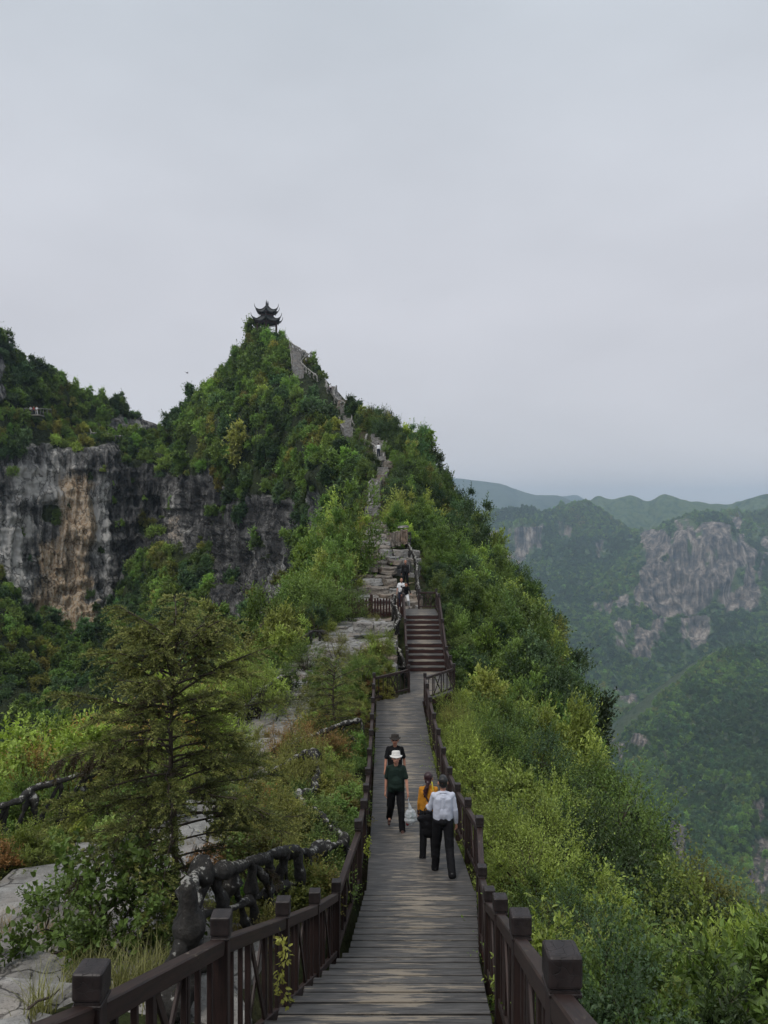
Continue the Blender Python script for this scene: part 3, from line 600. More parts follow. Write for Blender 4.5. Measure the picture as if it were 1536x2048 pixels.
# near (5-16 m): separate leaves
NEAR = [
 ('box', dict(rad=1.0, h=1.5, clumps=26, twigs=30, leaves=13, L=.048, Wd=.028, tw=.34, up=.5, spiky=.6)),
 ('round', dict(rad=.9, h=1.4, clumps=16, twigs=18, leaves=8, L=.075, Wd=.055, tw=.42, up=.6, six=True, spread=1.0)),
 ('willow', dict(rad=1.0, h=1.9, clumps=18, twigs=22, leaves=14, L=.095, Wd=.017, tw=.42, up=.9, droop=.28, spread=.55)),
 ('fine', dict(rad=1.05, h=1.6, clumps=28, twigs=32, leaves=13, L=.038, Wd=.023, tw=.33, up=.55, spiky=.8)),
 ('laurel', dict(rad=1.0, h=1.6, clumps=22, twigs=20, leaves=9, L=.085, Wd=.04, tw=.36, up=.6, six=True, spread=.8)),
 ('wiry', dict(rad=.8, h=1.3, clumps=12, twigs=18, leaves=9, L=.05, Wd=.03, tw=.55, up=1.0, spiky=1.0)),
]
near = {}
for i, (nm, kw) in enumerate(NEAR):
    near[nm] = [make_bush('%s_foliage_%d' % (nm, q), 100 + i * 10 + q, **kw) for q in range(2)]
mid = [make_bush('mid_foliage_%d' % q, 300 + q, rad=1.25, h=[2.0, 1.6, 2.5, 1.9, 2.8, 2.0][q], clumps=22, twigs=30, leaves=9, L=[.12, .10, .14, .09, .15, .15][q], Wd=[.062, .058, .05, .052, .05, .085][q], tw=.34, up=[.5, .5, .8, .5, .9, .5][q], spiky=[.3, .6, .8, .5, 1, .3][q], base_h=-.1, stems=False)[0] for q in range(6)]
far = [make_tree_far('far_foliage_%d' % q, 400 + q, ['round', 'tall', 'low', 'round', 'tall', 'low'][q]) for q in range(6)]
LIB = bpy.data.collections.new('foliage_library')   # never linked: only a source for the thicket instances
MIDC = bpy.data.collections.new('mid_library'); FARC = bpy.data.collections.new('far_library')
for k, (meshes, C) in enumerate(((mid, MIDC), (far, FARC))):
    for q, me_ in enumerate(meshes):
        o = bpy.data.objects.new('%s_crown_%d' % ('ab'[k], q), me_); C.objects.link(o)
def scatter_group(coll):
    ng = bpy.data.node_groups.new('scatter_' + coll.name, 'GeometryNodeTree')
    ng.interface.new_socket('Geometry', in_out='INPUT', socket_type='NodeSocketGeometry'); ng.interface.new_socket('Geometry', in_out='OUTPUT', socket_type='NodeSocketGeometry')
    n = ng.nodes; l = ng.links
    gi = n.new('NodeGroupInput'); go = n.new('NodeGroupOutput'); ip = n.new('GeometryNodeInstanceOnPoints'); ci = n.new('GeometryNodeCollectionInfo')
    ci.inputs['Collection'].default_value = coll; ci.inputs['Separate Children'].default_value = True; ci.inputs['Reset Children'].default_value = True
    def na(nm, ty):
        a = n.new('GeometryNodeInputNamedAttribute'); a.data_type = ty; a.inputs['Name'].default_value = nm; return next(o for o in a.outputs if o.name == 'Attribute' and o.enabled)
    l.new(gi.outputs[0], ip.inputs['Points']); l.new(ci.outputs[0], ip.inputs['Instance']); ip.inputs['Pick Instance'].default_value = True
    l.new(na('idx', 'INT'), ip.inputs['Instance Index']); l.new(na('rot', 'FLOAT_VECTOR'), ip.inputs['Rotation']); l.new(na('scl', 'FLOAT_VECTOR'), ip.inputs['Scale'])
    l.new(ip.outputs[0], go.inputs[0]); return ng
NGM, NGF = scatter_group(MIDC), scatter_group(FARC)
def scatter(name, ng, pts, rot, scl, idx, tint, lab=None):
    me = bpy.data.meshes.new(name); me.vertices.add(len(pts)); me.vertices.foreach_set('co', np.asarray(pts, np.float32).ravel())
    attr(me, 'rot', rot.astype(np.float32), 'FLOAT_VECTOR'); attr(me, 'scl', scl.astype(np.float32), 'FLOAT_VECTOR'); attr(me, 'idx', idx.astype(np.int32), 'INT'); attr(me, 'tint', tint.astype(np.float32), 'FLOAT_VECTOR')
    me.materials.append(M['leaf'])
    o = link(name, me); md_ = o.modifiers.new('scatter', 'NODES'); md_.node_group = ng
    return tag(o, kind='stuff')
def px_of(p): return 768 + F * p[..., 0] / p[..., 1], 1024 - F * p[..., 2] / p[..., 1]
TINT = dict(mid=(.070, .112, .028), light=(.128, .168, .040), dark=(.030, .050, .018), olive=(.105, .112, .032), yellow=(.175, .20, .035), rust=(.135, .075, .032), cool=(.038, .068, .032), lime=(.14, .195, .040), grey=(.085, .095, .06))
TN = {k: np.array(v) for k, v in TINT.items()}

# --- thicket on the cliffs and the peak: sample the surface by area where it is not rock
def surf_sample(W, mask, dens, seed):
    g = np.random.default_rng(seed)
    a = W[1:, :-1] - W[:-1, :-1]; b = W[:-1, 1:] - W[:-1, :-1]; ar = np.linalg.norm(np.cross(a, b), axis=-1)
    w = ar * mask[:-1, :-1]; n = int(w.sum() * dens); pr = (w / w.sum()).ravel()
    k = g.choice(len(pr), n, p=pr); i, j = np.unravel_index(k, w.shape); s, t = g.random((2, n, 1))
    return W[i, j] + a[i, j] * s + b[i, j] * t, i, j, g
VW = 1 - sstep(.25, .5, rock)
inview = (U > -90) * (mpy < 1520) * (1 + .5 * (U < 345))
pts, ii, jj, g = surf_sample(W, VW * inview * (1 - .35 * sstep(1300, 1400, mpy)) * np.where(md < 72, 0, 1) * (1 + 1.6 * (np.arange(W.shape[1]) < 22)[None]), .17, 5)
# a sprinkle on the rock itself, sitting on ledges
pr_, i2, j2, g2 = surf_sample(W, rock * inview * (n1 > -.1) * (1 - .8 * och), .017, 6)
def hit(px, py, off=.8):
    """the visible surface under a pixel of the peak, a little in front of it"""
    qx, qy = px_of(W); e_ = np.hypot(qx - px, qy - py); k_ = e_ < 4.0; d1 = W[..., 1][k_].min() if k_.any() else 999
    dd = np.linspace(62, 118, 450); g_ = G((px - 768) / F * dd, dd); z_ = (1024 - py) / F * dd; h_ = np.nonzero(z_ < g_)[0]
    return min(d1, dd[h_[0]] if len(h_) else 999) - off
# keep the stone stairs of the peak clear
PEAKPATH = [ (600, 690, 166.5), (590, 712, 161), (598, 745, 155), (640, 768, 147), (668, 790, 139), (688, 828, 131), (694, 855, 126), (735, 872, 107.5), (757, 895, 99), (762, 925, 94), (768, 945, 91), (752, 975, 86), (745, 1000, 81), (748, 1030, 76), (745, 1060, 71)]
PEAKPATH = [(a, b, (lambda d_: c if d_ > 500 else d_)(hit(a, b))) for a, b, c in PEAKPATH]
print([round(q[2]) for q in PEAKPATH])
def clear_path(p, rad=12):
    x, y = px_of(p); k = np.ones(len(p), bool)
    for a, b in zip(PEAKPATH[:-1], PEAKPATH[1:]):
        a_, b_ = np.array(a[:2], float), np.array(b[:2], float); t = np.clip((((x - a_[0]) * (b_ - a_)[0] + (y - a_[1]) * (b_ - a_)[1]) / ((b_ - a_) ** 2).sum()), 0, 1)
        q = a_ + t[:, None] * (b_ - a_); r = rad + 60 * 2.0 / 2.6 * 0
        dpx = np.hypot(x - q[:, 0], (y - q[:, 1]))
        # plants whose crown (about 2 m, so 1540*2/d pixels tall) would rise in front of the steps
        hh = F * 2.7 / p[:, 1]; d2 = np.hypot(x - q[:, 0], np.maximum(0, np.abs((y - hh * .4) - q[:, 1]) - hh * .3))
        D = a[2] + (b[2] - a[2]) * t
        k &= ~(((dpx < r) | (d2 < r)) & (np.abs(p[:, 1] - D) < 14))
    PP = np.array(PEAKPATH, float); t_ = np.linspace(0, len(PP) - 1, 90); DP = np.stack([np.interp(t_, np.arange(len(PP)), PP[:, q]) for q in range(3)], 1)
    hw = F * .75 / p[:, 1]; hh = F * 2.6 / p[:, 1]
    for qx, qy, D in DP: k &= ~((np.abs(x - qx) < hw + 5) & (qy > y - hh) & (qy < y + 6) & (p[:, 1] < D + 1.5) & (p[:, 1] > D - 22))
    return k
def tints(p, g, seed, names, ws, cell=9.0, jitter=.16):
    n = len(p); a = fbm(p / cell, 3, seed) + g.normal(size=n) * .35
    cum = np.cumsum(ws) / np.sum(ws); u = 1 / (1 + np.exp(-a * 2.2)); k = np.clip(np.searchsorted(cum, u), 0, len(names) - 1)
    c = np.array([TN[q] for q in names])[k]; return c * np.clip(1 + jitter * 1.9 * g.normal(size=(n, 1)), .45, 1.8) * (1 + .05 * g.normal(size=(n, 3)))
allp = np.vstack([pts, pr_]); small = np.r_[np.zeros(len(pts)), np.ones(len(pr_))]
kp = clear_path(allp); allp = allp[kp]; small = small[kp]; n = len(allp)
x_, y_ = px_of(allp)
sc_ = g.uniform(.45, 1.0, n) ** 1 * (1 + .6 * (g.random(n) > .8)) * (1 - .45 * small) * np.interp(allp[:, 1], [70, 100, 150], [.62, .8, 1.0]); sc_ *= np.interp(x_, [0, 260, 350, 420], [.72, .72, .8, 1]); allp[:, 2] -= .45 * sc_
for (px_, py_, d_, s_) in ((512, 668, 166, .5), (522, 666, 165, .62), (532, 668, 165, .55), (543, 672, 165.5, .5), (553, 668, 167, .42), (562, 670, 166.5, .5), (500, 674, 166, .5)):
    allp = np.vstack([allp, P(px_, py_, d_)[None] - [0, 0, 1.2]]); sc_ = np.r_[sc_, s_ * 1.3]
x_, y_ = px_of(allp); sc_ = np.where((x_ > 606) & (x_ < 665) & (y_ > 670) & (y_ < 790), np.minimum(sc_, .5), sc_)
n = len(allp)
rot = np.stack([g.normal(size=n) * .18, g.normal(size=n) * .18, g.uniform(0, 6.28, n)], 1)
tc_ = tints(allp, g, 201, ['dark', 'cool', 'mid', 'mid', 'olive', 'light'], [.16, .22, .26, .16, .10, .10], 8) * 1.3
scl = np.stack([sc_, sc_, sc_ * g.uniform(.8, 1.25, n)], 1)
scatter('hillside_thicket', NGF, allp, rot, scl, g.integers(0, 6, n), tc_)
print('thicket far', n)

# --- trees on the spur and on the far wall, so distant slopes have real canopy relief
for nm_, (Wf, Uf, yf, rf), dens, s0, cell, ts, ylim in (('spur_forest', SPS, .055, 2.1, 90, [.3, .3, .3, .1], 1990), ('gorge_wall_forest', FWS, .020, 3.3, 200, [.25, .3, .35, .1], 1560)):
    vis = (Uf > 840) * (Uf < 1600) * (yf < ylim)
    p_, a_, b_, gf = surf_sample(Wf, (1 - sstep(.25, .55, rf)) * vis, dens, 31); xx_, yy_ = px_of(p_); ed = np.interp(yy_, [960, 1040, 1150, 1290, 1400, 1600, 1720, 1830, 1900, 2048], [880, 960, 1050, 1150, 1240, 1280, 1400, 1490, 1530, 1600]) - 90
    k_ = (xx_ > ed) & (xx_ < 1590); p_ = p_[k_]; m_ = len(p_); s_ = s0 * gf.uniform(.55, 1.2, m_); p_[:, 2] -= .3 * s_
    scatter(nm_, NGF, p_, np.stack([gf.normal(size=m_) * .15, gf.normal(size=m_) * .15, gf.uniform(0, 6.28, m_)], 1), np.stack([s_, s_, s_ * gf.uniform(.7, 1.05, m_)], 1), gf.integers(0, 6, m_), tints(p_, gf, 411, ['dark', 'cool', 'mid', 'olive'], ts, cell, .10) * 1.6)
    print(nm_, m_)
# ------------------------------------------------------------ boardwalk
CENT = lambda y: float((deckl(y) + deckr(y)) / 2)
def plank(parent, xl, xr, y, z, w=.143, t=.04, cache={}):
    L = round(xr - xl, 2); key = (L, w, t)
    if key not in cache:
        cache[key] = box_mesh('plank', L, w, t, .006); cache[key].materials.append(M['deck'])
    return link('plank', cache[key], None, parent, ((xl + xr) / 2, y, z - t / 2 + random.uniform(-.003, .003)), (random.uniform(-.006, .006), random.uniform(-.002, .002), random.uniform(-.004, .004)))
def board(name, parent, c, s, mat, rot=(0, 0, 0), bev=.004, cache={}):
    key = (name, tuple(round(a, 3) for a in s), mat)
    if key not in cache: cache[key] = box_mesh(name, *s, bev); cache[key].materials.append(M[mat])
    return link(name, cache[key], None, parent, c, rot)
st = empty('stair_flight', (0, 0, 0), label='long wooden stair flight going down from the viewer in the foreground', cat='stairs')
k = 0; y = 10.4
for k in range(21):
    y1 = 10.4 - .54 * k; y0 = y1 - .54; zt = -6.15 + .243 * (k + 1) - .04; ym = (y0 + y1) / 2
    xl, xr = deckl(ym) - .02, deckr(ym) + .02; dx = 0
    for q in range(5): plank(st, xl, xr, y0 + .058 + q * .107, zt, .086)
    board('riser', st, ((xl + xr) / 2, y1 - .03, zt - .145), (round(xr - xl - .06, 2), .025, .20), 'riser')
for s_, f_ in ((-1, deckl), (1, deckr)):
    p0 = (float(f_(-1)) - s_ * .06, -1.0, float(deckz(-1)) - .10); p1 = (float(f_(10.4)) - s_ * .06, 10.4, float(deckz(10.4)) - .10); beam('stringer', p0, p1, .07, .24, M['riser'], st)
lw = empty('boardwalk', (0, 0, 0), label='long lower boardwalk of dark worn cross planks where people are walking', cat='boardwalk')
y = 10.4 + .085
while y < 12.66: plank(lw, float(deckl(y)) - .02, float(deckr(y)) + .02, y, -6.15 - .02 * (y - 10.4)); y += .17
y = 12.7 + .085
while y < 30.5:
    plank(lw, -.30, 1.52, y, float(deckz(y))); y += .17
for s_ in (-.2, .6, 1.42):
    for a, b in ((10.5, 12.6), (12.8, 15), (15, 17), (17, 19), (19, 21), (21, 25), (25, 30.5)):
        beam('beam', (s_, a, float(deckz(a)) - .14), (s_, b, float(deckz(b)) - .14), .08, .18, M['riser'], lw)
pl = empty('landing', (0, 0, 0), label='small wooden landing between the lower boardwalk and the upper stairs', cat='boardwalk')
while y < 36.0:
    xl = -.3 + max(0, min(1, (y - 30.5) / 1.5)) * 1.4; xr = 1.52 + max(0, min(1, (y - 30.5) / 1.7)) * 1.38
    plank(pl, xl, xr, y, float(deckz(y))); y += .17
for s_ in (1.2, 2.0, 2.8): beam('beam', (s_, 31.2, -7.66), (s_, 36, -7.6), .08, .18, M['riser'], pl)
beam('beam', (1.5, 30.6, -7.66), (2.92, 32.2, -7.66), .08, .2, M['riser'], pl)
for (sx_, sy_) in ((2.86, 32.3), (2.86, 35.6), (1.7, 31.0)):
    zb = float(G(sx_, sy_)) - .3; board('support_post', pl, (sx_, sy_, (-7.56 + zb) / 2), (.16, .16, round(-7.56 - zb, 2)), 'riser')
us = empty('stair_flight', (0, 0, 0), label='upper wooden stairs with dark red risers climbing to the rocks', cat='stairs')
def steps(y0, y1, z0, z1, n):
    t = (y1 - y0) / n; r = (z1 - z0) / n
    for i in range(n):
        board('riser', us, (1.99, y0 + i * t + .012, z0 + (i + .5) * r - .018), (1.70, .024, r - .04), 'riser')
        for q in (0, 1): plank(us, 1.12, 2.86, y0 + (i + .25 + .5 * q) * t - .01, z0 + (i + 1) * r, round(t / 2 + .004, 3))
steps(36, 38.3, -7.45, -6.45, 5); 
for q in range(3): plank(us, 1.12, 2.86, 38.42 + q * .19, -6.45, .18)
steps(38.95, 40.95, -6.45, -5.43, 5)
for q in range(12): plank(us, 1.12, 2.86, 41.08 + q * .185, -5.43, .176)
for s_ in (1.09, 2.89):
    for a, b, za, zb in ((36, 38.3, -7.55, -6.6), (38.3, 38.95, -6.6, -6.6), (38.95, 40.95, -6.6, -5.6), (40.95, 43.2, -5.6, -5.6)): beam('stringer', (s_, a, za), (s_, b, zb), .05, .26, M['riser'], us)
for (sx_, sy_) in ((1.15, 38.5), (2.85, 38.5), (2.85, 41.2), (2.85, 43.1)):
    zt = float(deckz(sy_)) - .1; zb = float(G(sx_, sy_)) - .4; board('support_post', us, (sx_, sy_, (zt + zb) / 2), (.14, .14, round(zt - zb, 2)), 'riser')

# ------------------------------------------------------------ timber railings
capm = None
def cap_mesh():
    bm = bmesh.new()
    def rb(s, z0, z1, b):
        r = bmesh.ops.create_cube(bm, size=1.0); vs_ = r['verts']
        for v in vs_: v.co = Vector((v.co.x * s, v.co.y * s, (z0 + z1) / 2 + v.co.z * (z1 - z0)))
        ed = [e for e in bm.edges if e.verts[0] in vs_ and e.verts[1] in vs_]
        bmesh.ops.bevel(bm, geom=ed, offset=b, segments=3, affect='EDGES', profile=.6)
    rb(.132, .0, .128, .017); rb(.118, -.016, .0, .004); rb(.128, -.030, -.014, .004)
    return bm_mesh(bm, 'cap')
CAPM = cap_mesh(); CAPM.materials.append(M['cap'])
PM = {}
def post(root, x, y, zd, top=.97, down=.12):
    h = round(top + down, 2)
    if h not in PM: PM[h] = box_mesh('post', .105, .105, h, .006); PM[h].materials.append(M['woodz'])
    a = random.uniform(-.012, .012)
    p = link('post', PM[h], None, root, (x, y, zd + top - h / 2), (a, random.uniform(-.01, .01), random.uniform(-.03, .03)))
    link('cap', CAPM, None, p, (0, 0, h / 2 + .028)); return p
BM = {}
def baluster(root, x, y, z0, z1, w=.034):
    h = round(z1 - z0, 2)
    if (h, w) not in BM: BM[(h, w)] = box_mesh('baluster', w, w * 1.15, h, .003); BM[(h, w)].materials.append(M['woodz'])
    return link('baluster', BM[(h, w)], None, root, (x, y, (z0 + z1) / 2), (0, 0, random.uniform(-.05, .05)))
def panel(root, a, b, nb=7, xw=(.36, .64), hr=.90, lo=.13, cross=True):
    """a, b = (x, y, deck z) of the two posts"""
    a = np.array(a, float); b = np.array(b, float); d = (b - a); L = np.linalg.norm(d[:2]); e = d / L * .05
    up = lambda p, h: tuple(p + np.array([0, 0, h]))
    beam('handrail', up(a + e, hr), up(b - e, hr), .088, .10, M['wood'], root, .008)
    beam('lower_rail', up(a + e, lo), up(b - e, lo), .055, .075, M['wood'], root, .005)
    ts = [t for t in np.linspace(0, 1, nb + 2)[1:-1] if not (cross and xw[0] + .02 < t < xw[1] - .02)]
    if cross: ts += list(xw)
    for t in sorted(ts): p = a + d * t; baluster(root, p[0], p[1], p[2] + lo + .03, p[2] + hr - .04, .042 if t in xw else .034)
    if cross:
        p, q = a + d * (xw[0] + .02), a + d * (xw[1] - .02)
        nrm = np.array([-d[1], d[0], 0]) / L * .012
        beam('brace', tuple(p + [0, 0, lo + .03] + nrm), tuple(q + [0, 0, hr - .05] + nrm), .018, .05, M['wood'], root, .002)
        beam('brace', tuple(p + [0, 0, hr - .05] - nrm), tuple(q + [0, 0, lo + .03] - nrm), .018, .05, M['wood'], root, .002)
def run(root, pts, **k):
    for (x, y, z) in pts: post(root, x, y, z)
    for a, b in zip(pts[:-1], pts[1:]): panel(root, a, b, **k)
def dz_(y): return float(deckz(y))
yl = [-.9, 1.25, 3.42, 5.2, 7.05, 8.9, 10.55, 12.75]
def zf(y): return dz_(min(y, 10.45)) if y < 12.6 else -6.2
rl = empty('railing', label='dark timber railing with square post caps left of the foreground stairs', cat='railing')
LXR = lambda y: float(np.interp(y, [-1, 3.45, 5.2, 7, 9, 11, 12.75, 31], [-1.72, -1.30, -1.10, -.93, -.79, -.62, -.42, -.38]))
run(rl, [(LXR(y), y, zf(y) + (-.02 if y > 5 else -.13)) for y in yl])
rl2 = empty('railing', label='dark timber railing on the left side of the lower boardwalk', cat='railing')
ys2 = [14.8, 16.8, 18.8, 20.8, 22.8, 24.8, 26.8, 28.7, 30.5]
panel(rl2, (LXR(12.75), 12.75, -6.2), (LXR(14.8), 14.8, dz_(14.8)))
run(rl2, [(-.39, y, dz_(y)) for y in ys2])
RXR = lambda y: float(np.interp(y, [-1, 2.95, 5, 7.3, 9.1, 11, 13, 31], [.33, .68, .885, 1.10, 1.24, 1.40, 1.61, 1.57]))
rr_ = empty('railing', label='dark timber railing with cracked square post caps right of the foreground stairs', cat='railing')
run(rr_, [(RXR(y), y, zf(y)) for y in [-1.1, .95, 2.98, 5.0, 7.2, 9.1, 10.95, 12.85]])
rr2 = empty('railing', label='dark timber railing on the right side of the lower boardwalk, beside the couple', cat='railing')
panel(rr2, (RXR(12.85), 12.85, -6.2), (1.62, 14.9, dz_(14.9)))
run(rr2, [(1.62, y, dz_(y)) for y in [14.9, 16.9, 18.9, 20.9, 22.9, 24.9, 26.9, 28.8, 30.5]])
rd = empty('railing', label='slanting timber fence with a cross brace closing the far left end of the lower boardwalk', cat='railing')
post(rd, 1.03, 31.95, -7.47); panel(rd, (-.39, 30.5, -7.5), (1.03, 31.95, -7.47), nb=7, xw=(.42, .66))
re = empty('railing', label='slanting timber fence with a cross brace at the right of the small landing', cat='railing')
post(re, 2.93, 32.25, -7.47); panel(re, (1.62, 30.5, -7.5), (2.93, 32.25, -7.47), nb=7, xw=(.3, .55))
rg = empty('railing', label='railing along the left side of the upper wooden stairs', cat='railing')
run(rg, [(1.06, 35.2, -7.45), (1.06, 36.2, -7.4), (1.06, 38.4, -6.45), (1.06, 40.9, -5.45), (1.06, 43.1, -5.43)], nb=8, cross=False)
rh = empty('railing', label='railing along the right side of the upper wooden stairs', cat='railing')
run(rh, [(2.93, 34.0, -7.46), (2.93, 36.1, -7.42), (2.93, 38.4, -6.45), (2.93, 40.9, -5.45), (2.93, 43.2, -5.43)], nb=8, cross=False); panel(rh, (2.93, 32.25, -7.47), (2.93, 34.0, -7.46), nb=6, cross=False)
ri = empty('railing', label='short cross-braced timber fence at the top right of the upper stairs', cat='railing')
post(ri, 1.95, 43.2, -5.43); panel(ri, (1.95, 43.2, -5.43), (2.93, 43.2, -5.43), nb=7, xw=(.38, .68))
# picket fence
pf = empty('picket_fence', label='dark red picket fence with pointed pales across the rock left of the upper stairs', cat='fence')
def picket_mesh():
    bm = bmesh.new(); w, t, h = .11, .03, 1.18; pr = [(-w / 2, 0), (w / 2, 0), (w / 2, h - .09), (w * .3, h - .02), (0, h), (-w * .3, h - .02), (-w / 2, h - .09)]
    f = [bm.verts.new((x, -t / 2, z)) for x, z in pr]; b = [bm.verts.new((x, t / 2, z)) for x, z in pr]
    bm.faces.new(f); bm.faces.new(b[::-1])
    for i in range(7): j = (i + 1) % 7; bm.faces.new((f[i], b[i], b[j], f[j]))
    bmesh.ops.recalc_face_normals(bm, faces=bm.faces); return bm_mesh(bm, 'pale')
PK = picket_mesh(); PK.materials.append(M['riser'])
x = -2.5
while x < .95:
    if min(abs(x - q) for q in (-2.45, -.72, .52)) > .10: link('pale', PK, None, pf, (x, 44.0, -6.1 + random.uniform(-.02, .02)), (0, random.uniform(-.012, .012), 0))
    x += .165
for q in (-2.45, -.72, .52, 1.0): board('fence_post', pf, (q, 44.02, -5.42), (.17, .15, 1.42), 'riser')
for z in (-5.85, -5.2): beam('rail', (-2.6, 44.06, z), (1.0, 44.06, z), .05, .07, M['riser'], pf)

# ------------------------------------------------------------ limestone path
def slab_mesh(poly, h, tilt=.0, rough=.03, seed=0):
    """poly: list of (x, y) around the origin, top at z=0, bottom at -h, broken edges"""
    g = random.Random(seed); bm = bmesh.new(); n = len(poly); rings = []
    for z, s in ((-h, 1.04), (-h * .45, 1.0 + g.uniform(-.02, .05)), (-.05 * min(1, h / .2), 1.0), (0, .93)):
        rings.append([bm.verts.new((x * s * (1 + g.uniform(-rough, rough)), y * s * (1 + g.uniform(-rough, rough)), z + (g.uniform(-.4, .4) * rough if z > -h * .4 else 0) + tilt * x)) for x, y in poly])
    for a, b in zip(rings[:-1], rings[1:]):
        for i in range(n): j = (i + 1) % n; bm.faces.new((a[i], a[j], b[j], b[i]))
    c = bm.verts.new((0, 0, g.uniform(0, .025) )); 
    for i in range(n): bm.faces.new((rings[-1][i], rings[-1][(i + 1) % n], c))
    bm.faces.new(rings[0][::-1]); return bm_mesh(bm, 'slab')
def cells(us, vs_, jit, g):
    """jittered grid of quads with extra mid points; yields list of (u, v) outlines with cracks between"""
    A = np.array([[(u + g.uniform(-jit, jit) * (us[1] - us[0]), v + g.uniform(-jit, jit) * (vs_[1] - vs_[0])) for v in vs_] for u in us])
    for i in range(len(us) - 1):
        for j in range(len(vs_) - 1):
            q = [A[i, j], A[i + 1, j], A[i + 1, j + 1], A[i, j + 1]]; out = []
            for k in range(4):
                a, b = q[k], q[(k + 1) % 4]; out.append(a); m = (a + b) / 2
                key = hash((round(float(a[0] + b[0]), 4), round(float(a[1] + b[1]), 4))); r = random.Random(key); out.append(m + np.array([r.uniform(-.05, .05), r.uniform(-.05, .05)]))
            yield i, j, np.array(out)
PATH = np.array([(-4.1, 2.5), (-4.1, 5), (-4.1, 8), (-4.0, 12), (-4.3, 18), (-4.2, 25), (-3.7, 30), (-2.6, 34.5), (-1.3, 39), (-.75, 43.2)], float)
PS = resample(PATH, .25)
PW = lambda y: float(np.interp(y, [2.5, 7, 9, 13, 20, 26, 31, 36, 43], [2.6, 2.9, 2.6, 1.6, 1.5, 1.5, 1.75, 1.85, 1.45]))
path = empty('stone_path', kind='structure')
gg = random.Random(4); vrows = np.arange(0, len(PS), 3.4); 
def path_pt(s, o):
    s = min(max(s, 0), len(PS) - 1.001); i = int(s); p = PS[i] + (PS[i + 1] - PS[i]) * (s - i); t = PS[i + 1] - PS[i]; t = t / np.linalg.norm(t)
    return p + np.array([t[1], -t[0]]) * o * PW(p[1])
for i, j, o_ in cells(np.linspace(0, len(PS) - 1, 42), np.linspace(-1, 1, 5), .3, gg):
    W2 = np.array([path_pt(a, b) for a, b in o_]); c = W2.mean(0); L2 = W2 - c; z = float(G(c[0], c[1], False)) 
    if float(deckl(c[1])) - c[0] < .9 and c[1] < 31: continue
    hgt = .10 + gg.uniform(0, .025 if c[1] < 12 else .07); L2 *= .985 if c[1] < 12 else .965
    link('slab', slab_mesh([tuple(q) for q in L2[::-1]] if np.cross(L2[0], L2[1]) < 0 else [tuple(q) for q in L2], .35, 0, .02, i * 9 + j), M['slab'], path, (c[0], c[1], z + hgt), (gg.uniform(-.03, .03), gg.uniform(-.03, .03), 0))
# rock terraces between the path and the picket fence, and the ochre-grey steps above it
def rock_block(parent, c, s, rz, seed, mat='slab', n=8, name='rock', tilt=0.0):
    g = random.Random(seed); poly = [(s[0] / 2 * math.copysign(abs(math.cos(a)) ** .6, math.cos(a)) * g.uniform(.82, 1.1), s[1] / 2 * math.copysign(abs(math.sin(a)) ** .6, math.sin(a)) * g.uniform(.82, 1.1)) for a in [2 * math.pi * (k + g.uniform(-.2, .2)) / n for k in range(n)]]
    me = slab_mesh(poly, s[2], tilt, .08, seed); bm = bmesh.new(); bm.from_mesh(me)
    bmesh.ops.subdivide_edges(bm, edges=[e for e in bm.edges if e.calc_length() > .5], cuts=1)
    for v in bm.verts:
        d = .03 * Vector((math.sin(v.co.y * 5.1 + seed), math.sin(v.co.z * 9.3 + seed * 2 + v.co.x * 3), math.sin(v.co.x * 4.7 + seed * 3))); v.co += d * min(1.2, max(s) * .9)
    bm.to_mesh(me); bm.free()
    return link(name, me, M[mat], parent, c, (0, 0, rz))
ter = empty('rock_terrace', kind='structure')
sd_ = 0
for y, x0, x1, th in ((31.2, -3.9, -1.6, .45), (32.6, -3.6, -1.2, .4), (33.8, -2.6, -.1, .5), (35.2, -3.2, -.4, .45), (36.6, -2.4, .1, .4), (37.6, -2.8, .0, .4), (38.8, -1.9, .3, .45), (40.0, -2.0, .3, .3), (41.2, -1.7, .4, .35), (42.5, -1.6, .6, .3)):
    x = x0
    while x < x1:
        w = gg.uniform(.8, 1.7); zz = float(G(min(x + w / 2, .2), y, False)) + .22 + gg.uniform(-.05, .1)
        w = min(w, max(.5, .62 - x)); zz -= .1
        if x + w < .72: rock_block(ter, (x + w / 2, y + gg.uniform(-.15, .15), zz), (w * .97, 1.25, th + .25), gg.uniform(-.06, .06), sd_, 'slab' if gg.random() < .6 else 'slabwarm')
        x += w; sd_ += 1
bo = empty('boulder', label='pale angular limestone block split in two beside the bush below the picket fence', cat='boulder')
for c, s, rz, sd2 in (((-1.05, 38.1, -5.45), (1.2, .9, .5), -.12, 901), ((-.22, 38.3, -5.45), (.8, .9, .62), .1, 902)): rock_block(bo, c, s, rz, sd2, 'slab', name='block')
rs = empty('rock_steps', kind='structure')
rows = [ # y, z of the top, x left, x right
 (45.3, -5.62, -.9, 2.0), (46.4, -5.40, -1.5, 2.1), (47.6, -5.15, -1.9, .9), (48.6, -4.75, -2.1, 1.0), (49.6, -4.45, -2.3, .8), (50.4, -4.05, -1.9, .7), (51.4, -3.72, -2.2, .9), (52.4, -3.35, -1.6, 1.2), (53.4, -3.0, -1.7, 1.0), (54.4, -2.72, -1.9, .6),
 (55.3, -2.42, -1.8, .5), (56.3, -2.15, -1.8, .4), (57.4, -1.85, -1.8, .5), (58.6, -1.6, -1.7, .6), (60.0, -1.32, -1.4, .4), (61.4, -1.1, -1.2, .3), (63, -.95, -1.2, .2), (64.6, -.85, -1.1, .2)]
